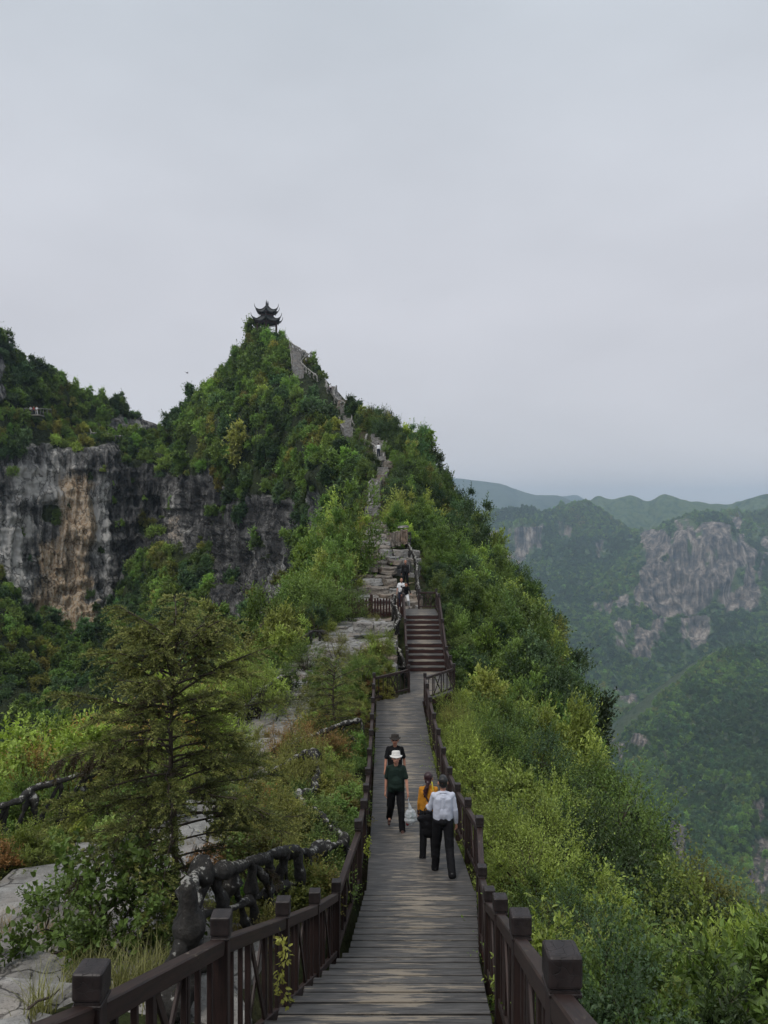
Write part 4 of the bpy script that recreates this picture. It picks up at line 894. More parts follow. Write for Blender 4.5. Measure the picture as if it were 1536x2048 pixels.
for q, (y, z, x0, x1) in enumerate(rows):
    x = x0
    while x < x1 - .2:
        w = min(gg.uniform(1.0, 3.0), x1 - x); rock_block(rs, (x + w / 2, y + .3 + gg.uniform(-.35, .35), z + gg.uniform(-.13, .13)), (w * 1.08, gg.uniform(1.2, 2.0), gg.uniform(.28, .5)), gg.uniform(-.3, .3), sd_, 'slabwarm' if gg.random() < .6 else 'slab', n=gg.choice((7, 8, 9, 10)), tilt=gg.uniform(-.06, .07)); x += w; sd_ += 1
for q, (y, z, x0, x1) in enumerate([(46.5, -5.3, .9, 2.3), (48.2, -5.18, .9, 2.3), (50, -5.1, .9, 2.3), (51.8, -5.02, .9, 2.2), (53.3, -4.8, .9, 2.2)]):   # the earthy ledge where the black jacket stands
    rock_block(rs, (1.55, y, z), (1.7, 2.0, .7), 0, sd_, 'slabwarm'); sd_ += 1
for c, s, rz, m_ in (((1.2, 54.6, -3.35), (1.5, 1.2, 1.5), .1, 'slab'), ((2.1, 54.9, -3.3), (1.1, 1.2, 1.3), -.1, 'slab'), ((1.0, 53.8, -4.0), (1.7, 1.0, 1.0), 0, 'slab'), ((1.9, 53.9, -4.25), (1.2, 1.0, .8), .2, 'slab'), ((1.5, 56.0, -2.75), (1.9, 1.2, .8), .05, 'slab'), ((-2.35, 47.4, -4.75), (1.1, 1.0, 1.1), .1, 'slabwarm'), ((-1.7, 48.4, -4.9), (1.0, .9, .8), .1, 'slabwarm')):
    rock_block(rs, c, s, rz, sd_, m_); sd_ += 1
# upright ribbed block at the head of the steps
rb_ = empty('ribbed_rock', label='leaning ribbed rock block at the right head of the rock steps', cat='rock')
for q in range(9):
    rock_block(rb_, (.28 + q * .17, 57.2 - .02 * q, -1.6 + .04 * q + .05 * math.sin(q * 2.3)), (.23, .9, 1.05), -.02, 700 + q, 'slabwarm', 6, name='rib')
rc = empty('flat_rock', label='flat dark capstone lying on the shrubs above the ribbed rock', cat='rock'); rock_block(rc, (1.5, 59.4, -1.05), (.8, .7, .16), .1, 777, 'slab', name='stone')

# ------------------------------------------------------------ stone steps up the peak
def stone_stair(label, pts, w, n, rail_l=True, rail_r=True, seed=0):
    """pts: world centre line; all its steps are too small to pick apart, so they are one part"""
    root = empty('stone_stair', tuple(pts[0]), label=label, cat='stairs')
    w *= .82; n = max(6, int(n * .6)); c = catmull(pts, n); t = np.gradient(c, axis=0); parts = []
    g = random.Random(seed); c = c + np.array([[g.uniform(-.12, .12) * w, g.uniform(-.15, .15), g.uniform(-.06, .06)] for _ in range(n)])
    bm = bmesh.new()
    for k in range(n):
        d = t[k] / np.linalg.norm(t[k]); s = np.array([d[1], -d[0], 0]); s /= np.linalg.norm(s) + 1e-9
        step = np.linalg.norm(t[k][:2]); hgt = max(.5, abs(t[k][2]) * 3); a = math.atan2(s[1], s[0])
        r = bmesh.ops.create_cube(bm, size=1.0); ww = w * g.uniform(.9, 1.12)
        mtx = Matrix.Translation(Vector(c[k] - pts[0]) - Vector((0, 0, hgt / 2))) @ Matrix.Rotation(a + g.uniform(-.06, .06), 4, 'Z')
        for v in r['verts']: v.co = mtx @ Vector((v.co.x * ww, v.co.y * max(.5, step * 1.25), v.co.z * hgt))
    me = bm_mesh(bm, 'steps'); tag(link('steps', me, M['slab'], root), kind='stuff'); return root
PV = [P(*q) for q in PEAKPATH]
def lift(ps, h):
    out = []
    for p in ps: a, b = px_of(p); d = hit(a, b, .5); d = d if d < 500 else p[1]; out.append(P(a, b, d) + np.array([0, 0, .25]))
    return out
stone_stair('steep pale stone stairs just below the pavilion', lift([P(590, 698, 161.5), P(593, 716, 159.5), P(599, 748, 155)], .9), 2.1, 24, seed=1)
stone_stair('short brown stone stairs halfway up the ridge of the peak', lift([P(694, 858, 124.5), P(695, 838, 127), P(692, 822, 130)], .8), 1.7, 14, seed=2)
stone_stair('narrow stone stairs winding up behind the person in white', lift([P(760, 925, 93.5), P(758, 905, 96), P(757, 890, 98.5), P(752, 874, 102)], .6), 1.5, 16, seed=3)
stone_stair('dark stone steps below the crag on the ridge', lift([P(746, 1022, 78), P(746, 1000, 81), P(750, 972, 85.5), P(764, 948, 90), P(768, 930, 92.5)], .6), 1.5, 30, seed=4)
stone_stair('stone steps beside the grey outcrop high on the ridge', lift([P(684, 815, 131), P(676, 795, 137), P(664, 776, 142)], .7), 1.0, 12, seed=5)
for (px, py, d, s, lb) in ((776, 935, 90, (2.6, 2, 2.4), 'squat layered rock under the path bend on the ridge'), (760, 962, 87, (1.8, 1.5, 2.4), 'narrow layered rock face beside the dark stone steps'), (686, 808, 133.5, (3.6, 2, 2.2), 'pale broken outcrop beside the winding path high on the ridge'), (592, 712, 162.5, (3.2, 1.5, 1.6), 'dark rough rock bulging over the pale stairs below the pavilion')):
    d = min(hit(px, py, .3), d + 8); ob = empty('outcrop', tuple(P(px, py, d)), label=lb, cat='rock')
    for q in range(3): rock_block(ob, (random.uniform(-.2, .2), -.1, s[2] * (.4 - q * .3) * .7), (s[0] * .6 * random.uniform(.8, 1), s[1] * .7, s[2] * .32), random.uniform(-.1, .1), 800 + sd_, 'slabwarm', name='stone'); sd_ += 1
# ------------------------------------------------------------ sculpted root railings
def gnarly(name, pts, r0, mat, parent, seed=0, seg=8, rough=.42, step=None, knots=True):
    c = resample(pts, step or max(.05, r0 * .9)); n = len(c); g = np.random.default_rng(seed)
    s = np.linspace(0, 1, n) * n
    w = np.stack([fbm(np.stack([s * .13 + seed, s * 0 + k * 7.7, s * 0], -1), 2, seed + k) for k in range(3)], 1) * r0 * .55; w[0] = 0; w[-1] = 0
    rad = r0 * (1 + .28 * fbm(np.stack([s * .22, s * 0 + seed, s * 0], -1), 2, seed + 5))
    if knots:
        for k in g.integers(1, max(2, n - 1), max(1, n // 14)): rad = rad + r0 * .75 * np.exp(-((np.arange(n) - k) / 1.6) ** 2)
    v, f = tube_np(c + w, rad, seg, seed, rough)
    return link(name, quads_to_mesh(name, [(v, f)]), M[mat], parent)
def root_rail(label, top, h=1.0, r=.07, step=.75, mat='root', seed=0, group=None, ground=None, braces=True, seg=8, second=False):
    top = [np.array(p, float) for p in top]; root = empty('root_railing', tuple(top[0] - [0, 0, h]), label=label, cat='railing', group=group)
    o = top[0] - np.array([0, 0, h]); g = random.Random(seed)
    gnarly('rail', [p - o for p in top], r, mat, root, seed, seg)
    c = resample(top, step); n = len(c)
    for k in range(n):
        p = c[k]; hh = h if ground is None else max(.5, p[2] - float(G(p[0], p[1])) + .1)
        b = p - np.array([g.uniform(-.1, .1), g.uniform(-.08, .08), hh]); m = (p + b) / 2 + np.array([g.uniform(-.09, .09), g.uniform(-.05, .05), 0]) * (r / .07)
        gnarly('post', [p - o, m - o, b - o], r * g.uniform(.65, 1.0), mat, root, seed * 31 + k, seg)
        if braces and k < n - 1 and g.random() < .75:
            q = c[k + 1]; bb = (b if g.random() < .5 else p) ; tt = q if bb is b else q - np.array([0, 0, hh * .9]); 
            mm = (bb + tt) / 2 + np.array([g.uniform(-.12, .12), 0, g.uniform(-.15, .15)])
            gnarly('brace', [bb - o, mm - o, tt - o], r * .55, mat, root, seed * 57 + k, 6)
    if second: gnarly('rail', [p - o - np.array([0, 0, h * .45]) for p in top], r * .6, mat, root, seed + 3, 6)
    return root
root_rail('thick black and white root-shaped railing rising beside the foreground stairs', [P(352, 1905, 6.9), P(378, 1850, 7.2), P(385, 1775, 7.7), P(395, 1748, 8.0), P(450, 1742, 8.6), P(490, 1728, 9.2), P(560, 1706, 10.2), P(610, 1702, 11.2), P(655, 1696, 12.3), P(688, 1686, 13.2)], 1.0, .060, .52, seed=3, seg=10, second=True)
lump = empty('root_stump', tuple(P(374, 1850, 7.1)), label='pale gnarled root stump at the near end of the black root railing', cat='stump')
for q, (a, b, r) in enumerate((((0, 0, .42), (.02, 0, -.25), .085), ((.02, 0, -.2), (-.12, -.25, -.62), .10), ((.03, 0, -.15), (.2, -.05, -.35), .075), ((-.05, .1, .3), (-.12, .05, -.6), .085))): gnarly('root', [a, ((a[0] + b[0]) / 2 + .02, (a[1] + b[1]) / 2, (a[2] + b[2]) / 2), b], r, 'root', lump, 70 + q, 10, .35)
root_rail('pale root-shaped rail bending up from the boardwalk through the orange-tinted shrubs', [P(690, 1680, 13.3), P(650, 1640, 14.5), P(598, 1592, 16.2), P(628, 1572, 17.2), P(630, 1515, 18.0), P(612, 1506, 18.4), P(575, 1530, 18.3), P(540, 1545, 18.2)], .95, .058, .8, seed=5, braces=False)
root_rail('black root-shaped railing at the left edge behind the feathery tree', [P(-60, 1612, 13.8), P(20, 1606, 14.2), P(75, 1578, 14.8), P(130, 1562, 15.2), P(170, 1546, 15.6), P(230, 1536, 16.2), P(310, 1545, 17)], 1.05, .058, .55, seed=7, second=False)
root_rail('black root-shaped railing crossing behind the pine sapling', [P(545, 1500, 22.5), P(600, 1482, 23), P(650, 1462, 23.4), P(690, 1448, 23.8), P(722, 1440, 24)], .95, .060, .6, seed=9)
root_rail('black root-shaped railing along the far left edge of the slab path', [P(470, 1432, 26.5), P(500, 1408, 27.5), P(520, 1385, 28.5), P(550, 1362, 30), P(590, 1342, 31.5)], 1.05, .075, .55, seed=11)
root_rail('small black root railing poking from the bushes left of the terrace', [P(592, 1285, 36), P(612, 1272, 36.5), P(630, 1262, 37), P(655, 1270, 37.6)], .9, .07, .5, seed=13)
root_rail('pale winding root rail on dark posts beside the upper wooden stairs', [P(770, 1332, 35.4), P(806, 1334, 35.6), P(808, 1322, 36), P(795, 1296, 36.9), P(780, 1276, 37.8), P(786, 1258, 38.8), P(797, 1242, 39.9), P(795, 1222, 41), P(786, 1205, 42), P(788, 1190, 43)], 1.15, .065, .48, seed=15)
root_rail('tangled black root railing left of the rock steps', [P(668, 1232, 43.5), P(683, 1190, 45.5), P(684, 1168, 47), P(700, 1162, 48.2), P(722, 1160, 49)], 1.0, .08, .5, seed=17)
root_rail('tangled black root railing beside the upper rock steps', [P(712, 1150, 50.5), P(708, 1115, 53), P(720, 1088, 56), P(735, 1080, 58), P(745, 1066, 60.5), P(752, 1064, 61.5)], 1.1, .09, .5, seed=19)
root_rail('black root railing across the head of the rock steps', [P(752, 1066, 61.5), P(765, 1072, 62), P(780, 1073, 62)], .95, .06, .9, seed=21)
root_rail('pale root rail running down the right side of the rock steps', [P(820, 1064, 58.5), P(812, 1072, 58), P(820, 1095, 55.5), P(832, 1118, 53), P(834, 1142, 51), P(836, 1165, 48.5), P(838, 1185, 46)], 1.1, .07, .8, seed=23)
RAILS = [
 ('pale lattice railing on the right of the stairs below the pavilion', [(579, 684, 164), (592, 692, 161.5), (616, 708, 157)], .09),
 ('pale double rail zigzagging right of the stairs below the pavilion', [(622, 704, 156), (612, 712, 155), (602, 722, 154), (607, 730, 153), (616, 738, 152), (634, 752, 149)], .09),
 ('thin pale rail along the left edge of the stairs below the pavilion', [(580, 692, 162), (583, 715, 158), (586, 732, 155), (606, 735, 153.5)], .07),
 ('pale rail beside the tiny walkers high on the ridge', [(652, 762, 143), (655, 774, 141)], .08),
 ('pale rail sloping beside the outcrop high on the ridge', [(673, 771, 141), (668, 784, 139), (672, 796, 137), (688, 804, 134), (689, 812, 133)], .08),
 ('pale rail left of the brown stone stairs on the ridge', [(676, 825, 130), (680, 842, 127), (688, 856, 124.5), (706, 856, 124)], .08),
 ('thin rail right of the brown stone stairs on the ridge', [(703, 808, 130), (704, 840, 126), (712, 852, 123)], .06),
 ('pale rail held by the climber in white', [(734, 868, 103), (731, 882, 101), (742, 886, 99.5), (752, 895, 97), (752, 915, 94.5), (753, 921, 93.5)], .075),
 ('pale rail right of the climber in white', [(776, 873, 102), (772, 885, 100), (770, 900, 98), (767, 912, 96)], .075),
 ('pale rail round the bend below the climber in white', [(752, 922, 93), (768, 921, 93), (778, 923, 92.5), (782, 930, 91.5)], .075),
 ('short pale rail in the shrubs right of the bend', [(797, 933, 91), (792, 944, 89.5), (786, 950, 89)], .06),
 ('pale rail left of the dark stone steps on the ridge', [(745, 958, 87.5), (738, 966, 86), (751, 971, 85.5), (754, 962, 87)], .06),
 ('thin pale rail down the left of the lowest ridge steps', [(738, 985, 83), (739, 1000, 81), (737, 1008, 80), (752, 1009, 80)], .06),
 ('pale rail on the saddle path above the cliff', [(180, 858, 171), (186, 866, 169), (210, 866, 168), (226, 872, 167), (245, 872, 167)], .085),
 ('thin rail beside the viewpoint visitors on the far left slope', [(48, 817, 166), (76, 817, 166), (102, 819, 166)], .06),
]
for q, (lb, pp, r) in enumerate(RAILS):
    pts_ = [P(a, b, (lambda d_: min(d_, c + 8) if d_ < 500 else c - 2)(hit(a, b, 2.2))) for a, b, c in pp]; print(lb[:20], [round(q[1]) for q in pts_]); root_rail(lb, pts_, 1.15, r * 1.35, 1.2 if 'lattice' not in lb else .8, 'root_pale', seed=50 + q, seg=5, braces=('lattice' in lb or q % 3 == 0))

# ------------------------------------------------------------ pavilion: hexagonal, two tiers of upswept eaves
n = N('roof_tile', .55, .35); vv = n.coord('Object'); n.color(n.ramp(n.noise(vv, 3, 5), [(.3, (.016, .017, .018)), (.7, (.06, .06, .06))])); M['tile'] = n.m
M['pav_wood'] = plain('pavilion_wood', (.035, .012, .010), .6, .3, 3)
pc = P(534, 666, 168); pav = empty('pavilion', tuple(pc), R(4), label='dark hexagonal two-tier pavilion with upswept eaves on the summit', cat='pavilion')
pav.scale = (.93, .93, .95)
def hexa(r, k, off=0): a = math.pi / 3 * k - math.pi / 2 + off; return np.array([r * math.cos(a), r * math.sin(a)])
def pav_roof(z0, r_eave, r_top, h, lift_, name):
    V = []; Fc = []; nr, ns = 10, 10; tipv = []
    for side in range(6):
        base = len(V)
        for a in range(nr + 1):
            t = a / nr; rr = r_eave + (r_top - r_eave) * t; z = z0 + h * (t ** 1.75)
            for b in range(ns + 1):
                s = b / ns; c = 2 * abs(s - .5); p = hexa(rr, side) * (1 - s) + hexa(rr, side + 1) * s
                k = c ** 3 * (1 - t) ** 2.2; p = p * (1 + .10 * k - .05 * (1 - c) * (1 - t)); V.append((p[0], p[1], z + lift_ * k))
        for a in range(nr):
            for b in range(ns): i = base + a * (ns + 1) + b; Fc.append((i, i + 1, i + ns + 2, i + ns + 1))
    me = bpy.data.meshes.new(name); me.from_pydata(V, [], Fc); me.update(); o = link(name, me, M['tile'], pav)
    sol = o.modifiers.new('thick', 'SOLIDIFY'); sol.thickness = .16; sol.offset = -1
    for side in range(6):   # ridge with its horn
        pts_ = []
        for a in range(nr + 1):
            t = a / nr; rr = r_eave + (r_top - r_eave) * t; k = (1 - t) ** 2.2; p = hexa(rr, side) * (1 + .10 * k); pts_.append((p[0], p[1], z0 + h * (t ** 1.75) + lift_ * k + .06))
        p0 = np.array(pts_[0]); d = unit(np.array([p0[0], p0[1], 0])); horn = [tuple(p0 + d * .34 + [0, 0, .95]), tuple(p0 + d * .30 + [0, 0, .45])]
        v, f = tube_np(resample(horn + pts_, .25), np.r_[np.linspace(.04, .12, 6), np.full(max(0, len(resample(horn + pts_, .25)) - 6), .12)], 6)
        link('roof_ridge', quads_to_mesh('roof_ridge', [(v, f)]), M['tile'], pav)
        # brackets hanging below the eave corner
        q = hexa(r_eave * .86, side); link('bracket', box_mesh('bracket', .14, .14, .55, .02), M['pav_wood'], pav, (q[0], q[1], z0 - .05))
def ring(z, r, w, h, nm):
    for s in range(6):
        a, b = hexa(r, s), hexa(r, s + 1); beam(nm, (a[0], a[1], z), (b[0], b[1], z), w, h, M['pav_wood'], pav)
pav_roof(2.45, 3.4, 1.5, 1.35, .75, 'lower_roof')
pav_roof(4.55, 2.6, .18, 1.75, .75, 'upper_roof')
for s in range(6):
    q = hexa(2.5, s); v, f = tube_np([(q[0], q[1], -1.2), (q[0], q[1], 2.9)], .15, 8); link('column', quads_to_mesh('column', [(v, f)]), M['pav_wood'], pav)
    q = hexa(1.55, s); v, f = tube_np([(q[0], q[1], 3.2), (q[0], q[1], 4.9)], .12, 8); link('column', quads_to_mesh('column', [(v, f)]), M['pav_wood'], pav)
ring(2.3, 2.5, .12, .5, 'lintel'); ring(1.9, 2.5, .06, .14, 'lintel'); ring(3.95, 1.55, .1, .3, 'lintel'); ring(4.6, 1.6, .12, .4, 'lintel'); ring(.35, 2.5, .2, .12, 'bench')
for (dx, hh) in ((-.12, 1.5), (.22, 1.25)):
    v, f = tube_np([(dx, 0, 6.1), (dx, 0, 6.35), (dx, 0, 6.55), (dx, 0, 6.1 + hh)], [.22, .14, .2, .04], 8); link('finial', quads_to_mesh('finial', [(v, f)]), M['tile'], pav)
v, f = tube_np([(0, 0, -2.4), (0, 0, -.9)], [3.2, 3.1], 6); link('plinth', quads_to_mesh('plinth', [(v, f)], False), M['slab'], pav)

# ------------------------------------------------------------ birds
M['bird'] = plain('bird_feathers', (.02, .02, .022), .7)
def bird(loc, rot, s, label, grp=None):
    b = empty('bird', tuple(loc), label=label, cat='bird', group=grp); b.rotation_euler = rot; b.scale = (s, s, s)
    v, f = tube_np([(-.5, 0, 0), (-.3, 0, .02), (0, 0, .03), (.35, 0, .05), (.48, 0, .04)], [.03, .09, .12, .07, .02], 6); v2, f2 = tube_np([(-.5, 0, 0), (-.85, 0, .0)], [.03, .09], 4)
    link('body', quads_to_mesh('body', [(v, f), (v2, f2)]), M['bird'], b)
    for s_ in (-1, 1):
        V = [(.12, 0, .05), (.2, s_ * .5, .22), (.02, s_ * 1.1, .15), (-.1, s_ * .55, .16), (-.16, 0, .04)]; me_ = bpy.data.meshes.new('wing'); me_.from_pydata(V, [], [(0, 1, 4), (1, 3, 4), (1, 2, 3)]); me_.update()
        w_ = link('wing', me_, M['bird'], b); so = w_.modifiers.new('t', 'SOLIDIFY'); so.thickness = .02
bird(P(374, 746, 90), (.5, .55, .2), .34, 'bird gliding in the sky left of the peak')
bird(P(808, 600.5, 140), (.2, .2, 1.2), .2, 'left of the two tiny birds high over the ridge'); bird(P(812.5, 599, 140), (.2, -.2, 1.4), .2, 'right of the two tiny birds high over the ridge')
# ------------------------------------------------------------ people
def prim_ell(c, r, seg=14, ring=9, rz=0.0, rx=0.0):
    th = np.linspace(0, 2 * np.pi, seg, endpoint=False); ph = np.linspace(-np.pi / 2, np.pi / 2, ring)[1:-1]
    v = np.array([[math.cos(p) * math.cos(t), math.cos(p) * math.sin(t), math.sin(p)] for p in ph for t in th]); v = np.vstack([v, [[0, 0, -1], [0, 0, 1]]]) * np.array(r)
    if rx: v = v @ np.array([[1, 0, 0], [0, math.cos(rx), -math.sin(rx)], [0, math.sin(rx), math.cos(rx)]]).T
    if rz: v = v @ np.array([[math.cos(rz), -math.sin(rz), 0], [math.sin(rz), math.cos(rz), 0], [0, 0, 1]]).T
    v = v + np.array(c); f = []; n = ring - 2
    for i in range(n - 1):
        for j in range(seg): k = (j + 1) % seg; f.append((i * seg + j, i * seg + k, (i + 1) * seg + k, (i + 1) * seg + j))
    b, t = n * seg, n * seg + 1
    for j in range(seg): k = (j + 1) % seg; f.append((k, j, b)); f.append(((n - 1) * seg + j, (n - 1) * seg + k, t))
    return v, f
def prim_cap(p, q, r0, r1, seg=12, sq=1.0):
    """rounded tapered limb; sq flattens it across the body (x wider than y)"""
    p = np.array(p, float); q = np.array(q, float); d = unit(q - p)
    a = unit(np.cross(d, [0, 1, 0] if abs(d[1]) < .9 else [0, 0, 1])); b = np.cross(d, a); th = np.linspace(0, 2 * np.pi, seg, endpoint=False); rings = []
    for (c, r, s0) in ((p, r0, -1), (q, r1, 1)):
        for ang in ((80, 50, 22) if s0 < 0 else (22, 50, 80)):
            z = s0 * math.sin(R(ang)) * r; rr = math.cos(R(ang)) * r; rings.append(c + d * z + rr * (np.cos(th)[:, None] * a + np.sin(th)[:, None] * b * sq))
    v = np.vstack(rings + [(p - d * r0)[None], (q + d * r1)[None]]); f = []; n = len(rings)
    for i in range(n - 1):
        for j in range(seg): k = (j + 1) % seg; f.append((i * seg + j, i * seg + k, (i + 1) * seg + k, (i + 1) * seg + j))
    for j in range(seg): k = (j + 1) % seg; f.append((k, j, n * seg)); f.append(((n - 1) * seg + j, (n - 1) * seg + k, n * seg + 1))
    return v, f
def fused(name, prims, mat, parent, voxel=.008, smooth=6, folds=0.0, fs=9.0):
    V = []; Fc = []; o = 0
    for v, f in prims:
        V += v.tolist(); Fc += [tuple(i + o for i in x) for x in f]; o += len(v)
    me = bpy.data.meshes.new(name); me.from_pydata(V, [], Fc); bm = bmesh.new(); bm.from_mesh(me); bmesh.ops.recalc_face_normals(bm, faces=bm.faces); bm.to_mesh(me); bm.free()
    ob = link(name, me, mat, parent); r = ob.modifiers.new('remesh', 'REMESH'); r.mode = 'VOXEL'; r.voxel_size = voxel; r.use_smooth_shade = True
    s = ob.modifiers.new('smooth', 'SMOOTH'); s.factor = .5; s.iterations = smooth
    if folds:
        tx = bpy.data.textures.get('folds') or bpy.data.textures.new('folds', 'CLOUDS'); tx.noise_scale = .10; tx.noise_depth = 4
        dm = ob.modifiers.new('folds', 'DISPLACE'); dm.texture = tx; dm.strength = folds; dm.mid_level = .5; dm.texture_coords = 'LOCAL'
    return ob
def dirv(swing, out=0.0):
    """unit vector hanging down; swing forward (towards -y) in degrees, out sideways"""
    s, o = R(swing), R(out); return np.array([math.sin(o), -math.sin(s) * math.cos(o), -math.cos(s) * math.cos(o)])
def person(label, loc, yaw, H, skin, top, bottom, shoe, legs, arms, sleeve='short', head=(0, 0), hair=None, hairc=None, hat=None, hatc=None, glasses=False, lean=0, group=None, belly=0.0, far_=False, female=False, neck='v', collar=None, cuffs=None, long_top=False, crouch=0.0, undershirt=None):
    """legs/arms: ((swing, bend, out) left=image-left for a facing person (x<0), then x>0)"""
    root = empty('person', loc, yaw, label=label, cat='person', group=group); root.scale = (H / 1.72,) * 3
    vx = .012 if far_ else .0065; fold = 0 if far_ else .017
    hipz = .92; hw = .088; shw = .175 if not female else .15; ln = R(lean)
    def tr(v):   # lean of the trunk about the hips
        v = np.array(v, float); y, z = v[1], v[2] - hipz; return np.array([v[0], y * math.cos(ln) - z * math.sin(ln), y * math.sin(ln) + z * math.cos(ln) + hipz])
    feet = []; K = []
    for s, (sw, bend, out) in zip((-1, 1), legs):
        h = np.array([s * hw, 0, hipz - .02]); k = h + dirv(sw, s * out) * .425; a = k + dirv(sw - bend, s * out) * .41; K.append((h, k, a))
    drop = min(a[2] - .075 for _, _, a in K)  # put the lower foot on the ground
    for q, (h, k, a) in enumerate(K): K[q] = tuple(v - np.array([0, 0, drop]) for v in (h, k, a))
    dz = -drop
    T = lambda v: tr(v) + np.array([0, 0, dz])
    A = []
    for s, (sw, bend, out) in zip((-1, 1), arms):
        sh = T([s * (shw - .008), .0, 1.382]); el = sh + dirv(sw, s * out) * .275; w = el + dirv(sw + bend, s * (out * .4)) * .245; hd = unit(w - el); A.append((sh, el, w, hd))
    # --- skin: one continuous body
    S = [prim_ell(T([0, 0, 1.22]), (.13, .09, .19)), prim_ell(T([0, -.01, 1.06]), (.13, .09, .16)), prim_ell(T([0, .01, .94]), (.13, .09, .12)), prim_cap(T([-.11, .01, 1.375]), T([.11, .01, 1.375]), .048, .048), prim_cap(T([0, .012, 1.38]), T([0, -.012, 1.53]), .056, .052)]
    hy, hp = R(head[0]), R(head[1]); hc = T([0, -.022, 1.605])
    def Hd(v):
        v = np.array(v, float) * 1.1; v = np.array([v[0], v[1] * math.cos(hp) - v[2] * math.sin(hp), v[1] * math.sin(hp) + v[2] * math.cos(hp)]); return hc + np.array([v[0] * math.cos(hy) - v[1] * math.sin(hy), v[0] * math.sin(hy) + v[1] * math.cos(hy), v[2]])
    S += [prim_ell(hc + [0, .008, .02], (.083, .104, .11)), prim_ell(Hd([0, -.025, -.038]), (.066, .078, .078)), prim_ell(Hd([0, -.062, -.085]), (.026, .022, .020)), prim_cap(Hd([0, -.086, .01]), Hd([0, -.108, -.022]), .009, .014, 8), prim_cap(Hd([-.05, -.068, .026]), Hd([.05, -.068, .026]), .013, .013, 8),
          prim_ell(Hd([-.078, .005, -.01]), (.012, .02, .032)), prim_ell(Hd([.078, .005, -.01]), (.012, .02, .032)), prim_ell(Hd([-.04, -.06, -.02]), (.022, .022, .02)), prim_ell(Hd([.04, -.06, -.02]), (.022, .022, .02)), prim_cap(Hd([-.018, -.088, -.052]), Hd([.018, -.088, -.052]), .009, .009, 8)]
    for (h, k, a) in K: S += [prim_cap(h, k, .070, .05), prim_cap(k, (k + a) / 2 + [0, .012, 0], .052, .052), prim_cap((k + a) / 2 + [0, .012, 0], a, .05, .034), prim_cap(a, a + [0, -.09, -.045], .034, .028)]
    for s, (sh, el, w, hd) in zip((-1, 1), A):
        S += [prim_cap(sh, (sh + el) / 2, .052, .046), prim_cap((sh + el) / 2, el, .045, .037), prim_cap(el, (el + w) / 2, .039, .034), prim_cap((el + w) / 2, w, .033, .023)]
        side = unit(np.cross(hd, [1, 0, 0])) ; side = side if side[1] < 0 else -side     # towards the front: the thumb side
        pm = w + hd * .045; nrm = unit(np.cross(hd, side))
        S += [prim_cap(w + hd * .01, w + hd * .085, .024, .030, 10), prim_cap(w + hd * .03 + side * .02, w + hd * .085 + side * .026, .018, .016, 8), prim_cap(w + hd * .03 - side * .02, w + hd * .08 - side * .026, .018, .014, 8)]
        inw = nrm * (1 if nrm[0] * s < 0 else -1)
        if not far_:
            for q, (o_, L_) in enumerate(((.033, .068), (.011, .078), (-.011, .073), (-.032, .058))):
                b0 = w + hd * .085 + side * o_; b1 = b0 + unit(hd + inw * .35 + side * o_ * 3) * L_ * .5; b2 = b1 + unit(hd * .7 + inw * .9) * L_ * .5
                S += [prim_cap(b0, b1, .0092, .0085, 7), prim_cap(b1, b2, .0085, .007, 7)]
            t0 = w + hd * .03 + side * .03; t1 = t0 + unit(hd + side * .8) * .035; t2 = t1 + unit(hd + inw * .3) * .03; S += [prim_cap(t0, t1, .0125, .0105, 7), prim_cap(t1, t2, .0105, .008, 7)]
        else: S += [prim_cap(w + hd * .08, w + hd * .15, .026, .016, 8)]
    fused('body', S, skin, root, .0065 if not far_ else .012, 3)
    # --- clothes
    g_ = .016
    bz = .80 if long_top else .875
    C = [prim_cap(T([0, .0, 1.33]), T([0, -.005, .95]), .118, .118), prim_cap(T([-.072, .0, 1.30]), T([-.078, -.005, .95]), .118, .112 + belly * .5), prim_cap(T([.072, .0, 1.30]), T([.078, -.005, .95]), .118, .112 + belly * .5), prim_ell(T([0, -.012, 1.08]), (.16, .118 + belly + g_, .19)), prim_cap(T([-shw + .06, .008, 1.36]), T([shw - .06, .008, 1.36]), .074, .074), prim_cap(T([0, .012, 1.44]), T([-shw + .02, .01, 1.375]), .050, .056), prim_cap(T([0, .012, 1.44]), T([shw - .02, .01, 1.375]), .050, .056)]
    C += [prim_cap(T([-.075, .0, .95]), T([-.08, .0, bz + .03]), .092, .092), prim_cap(T([.075, .0, .95]), T([.08, .0, bz + .03]), .092, .092)]
    if belly: C += [prim_ell(T([0, -.02, 1.0]), (.17, .14 + belly, .12))]
    for (sh, el, w, hd) in A:
        if sleeve == 'short': e = sh + (el - sh) * .72; C += [prim_cap(sh, e, .058, .064)]
        else: C += [prim_cap(sh, el, .058, .054), prim_cap(el, w - hd * .01, .056, .044)]
    top_o = fused('shirt', C, top, root, vx * 1.15, 5, fold)
    B = [prim_ell(T([0, .005, .93]), (.160 + belly * .1, .122, .11))]
    for q, (h, k, a) in enumerate(K): B += [prim_cap(h + [0, .0, .02], k, .112, .088), prim_cap(k, a + unit(k - a) * .05, .086, .076), prim_cap(a + unit(k - a) * .05, a + unit(a - k) * .045, .074, .076)]
    fused('trousers', B, bottom, root, vx * 1.15, 5, fold)
    for s, (h, k, a) in zip((-1, 1), K):
        sh_ = unit(a - k); fwd = unit(np.array([0, -1, 0]) - sh_ * (np.array([0, -1, 0]) @ sh_)); hl = a + sh_ * .035
        fused('shoe', [prim_cap(hl + fwd * -.035 + sh_ * .005, hl + fwd * .10 + sh_ * .012, .040, .044, 10), prim_cap(hl + fwd * .08 + sh_ * .018, hl + fwd * .17 + sh_ * .022, .040, .030, 10), prim_cap(a, hl, .045, .042, 10)], shoe, root, .009 if not far_ else .014, 3)
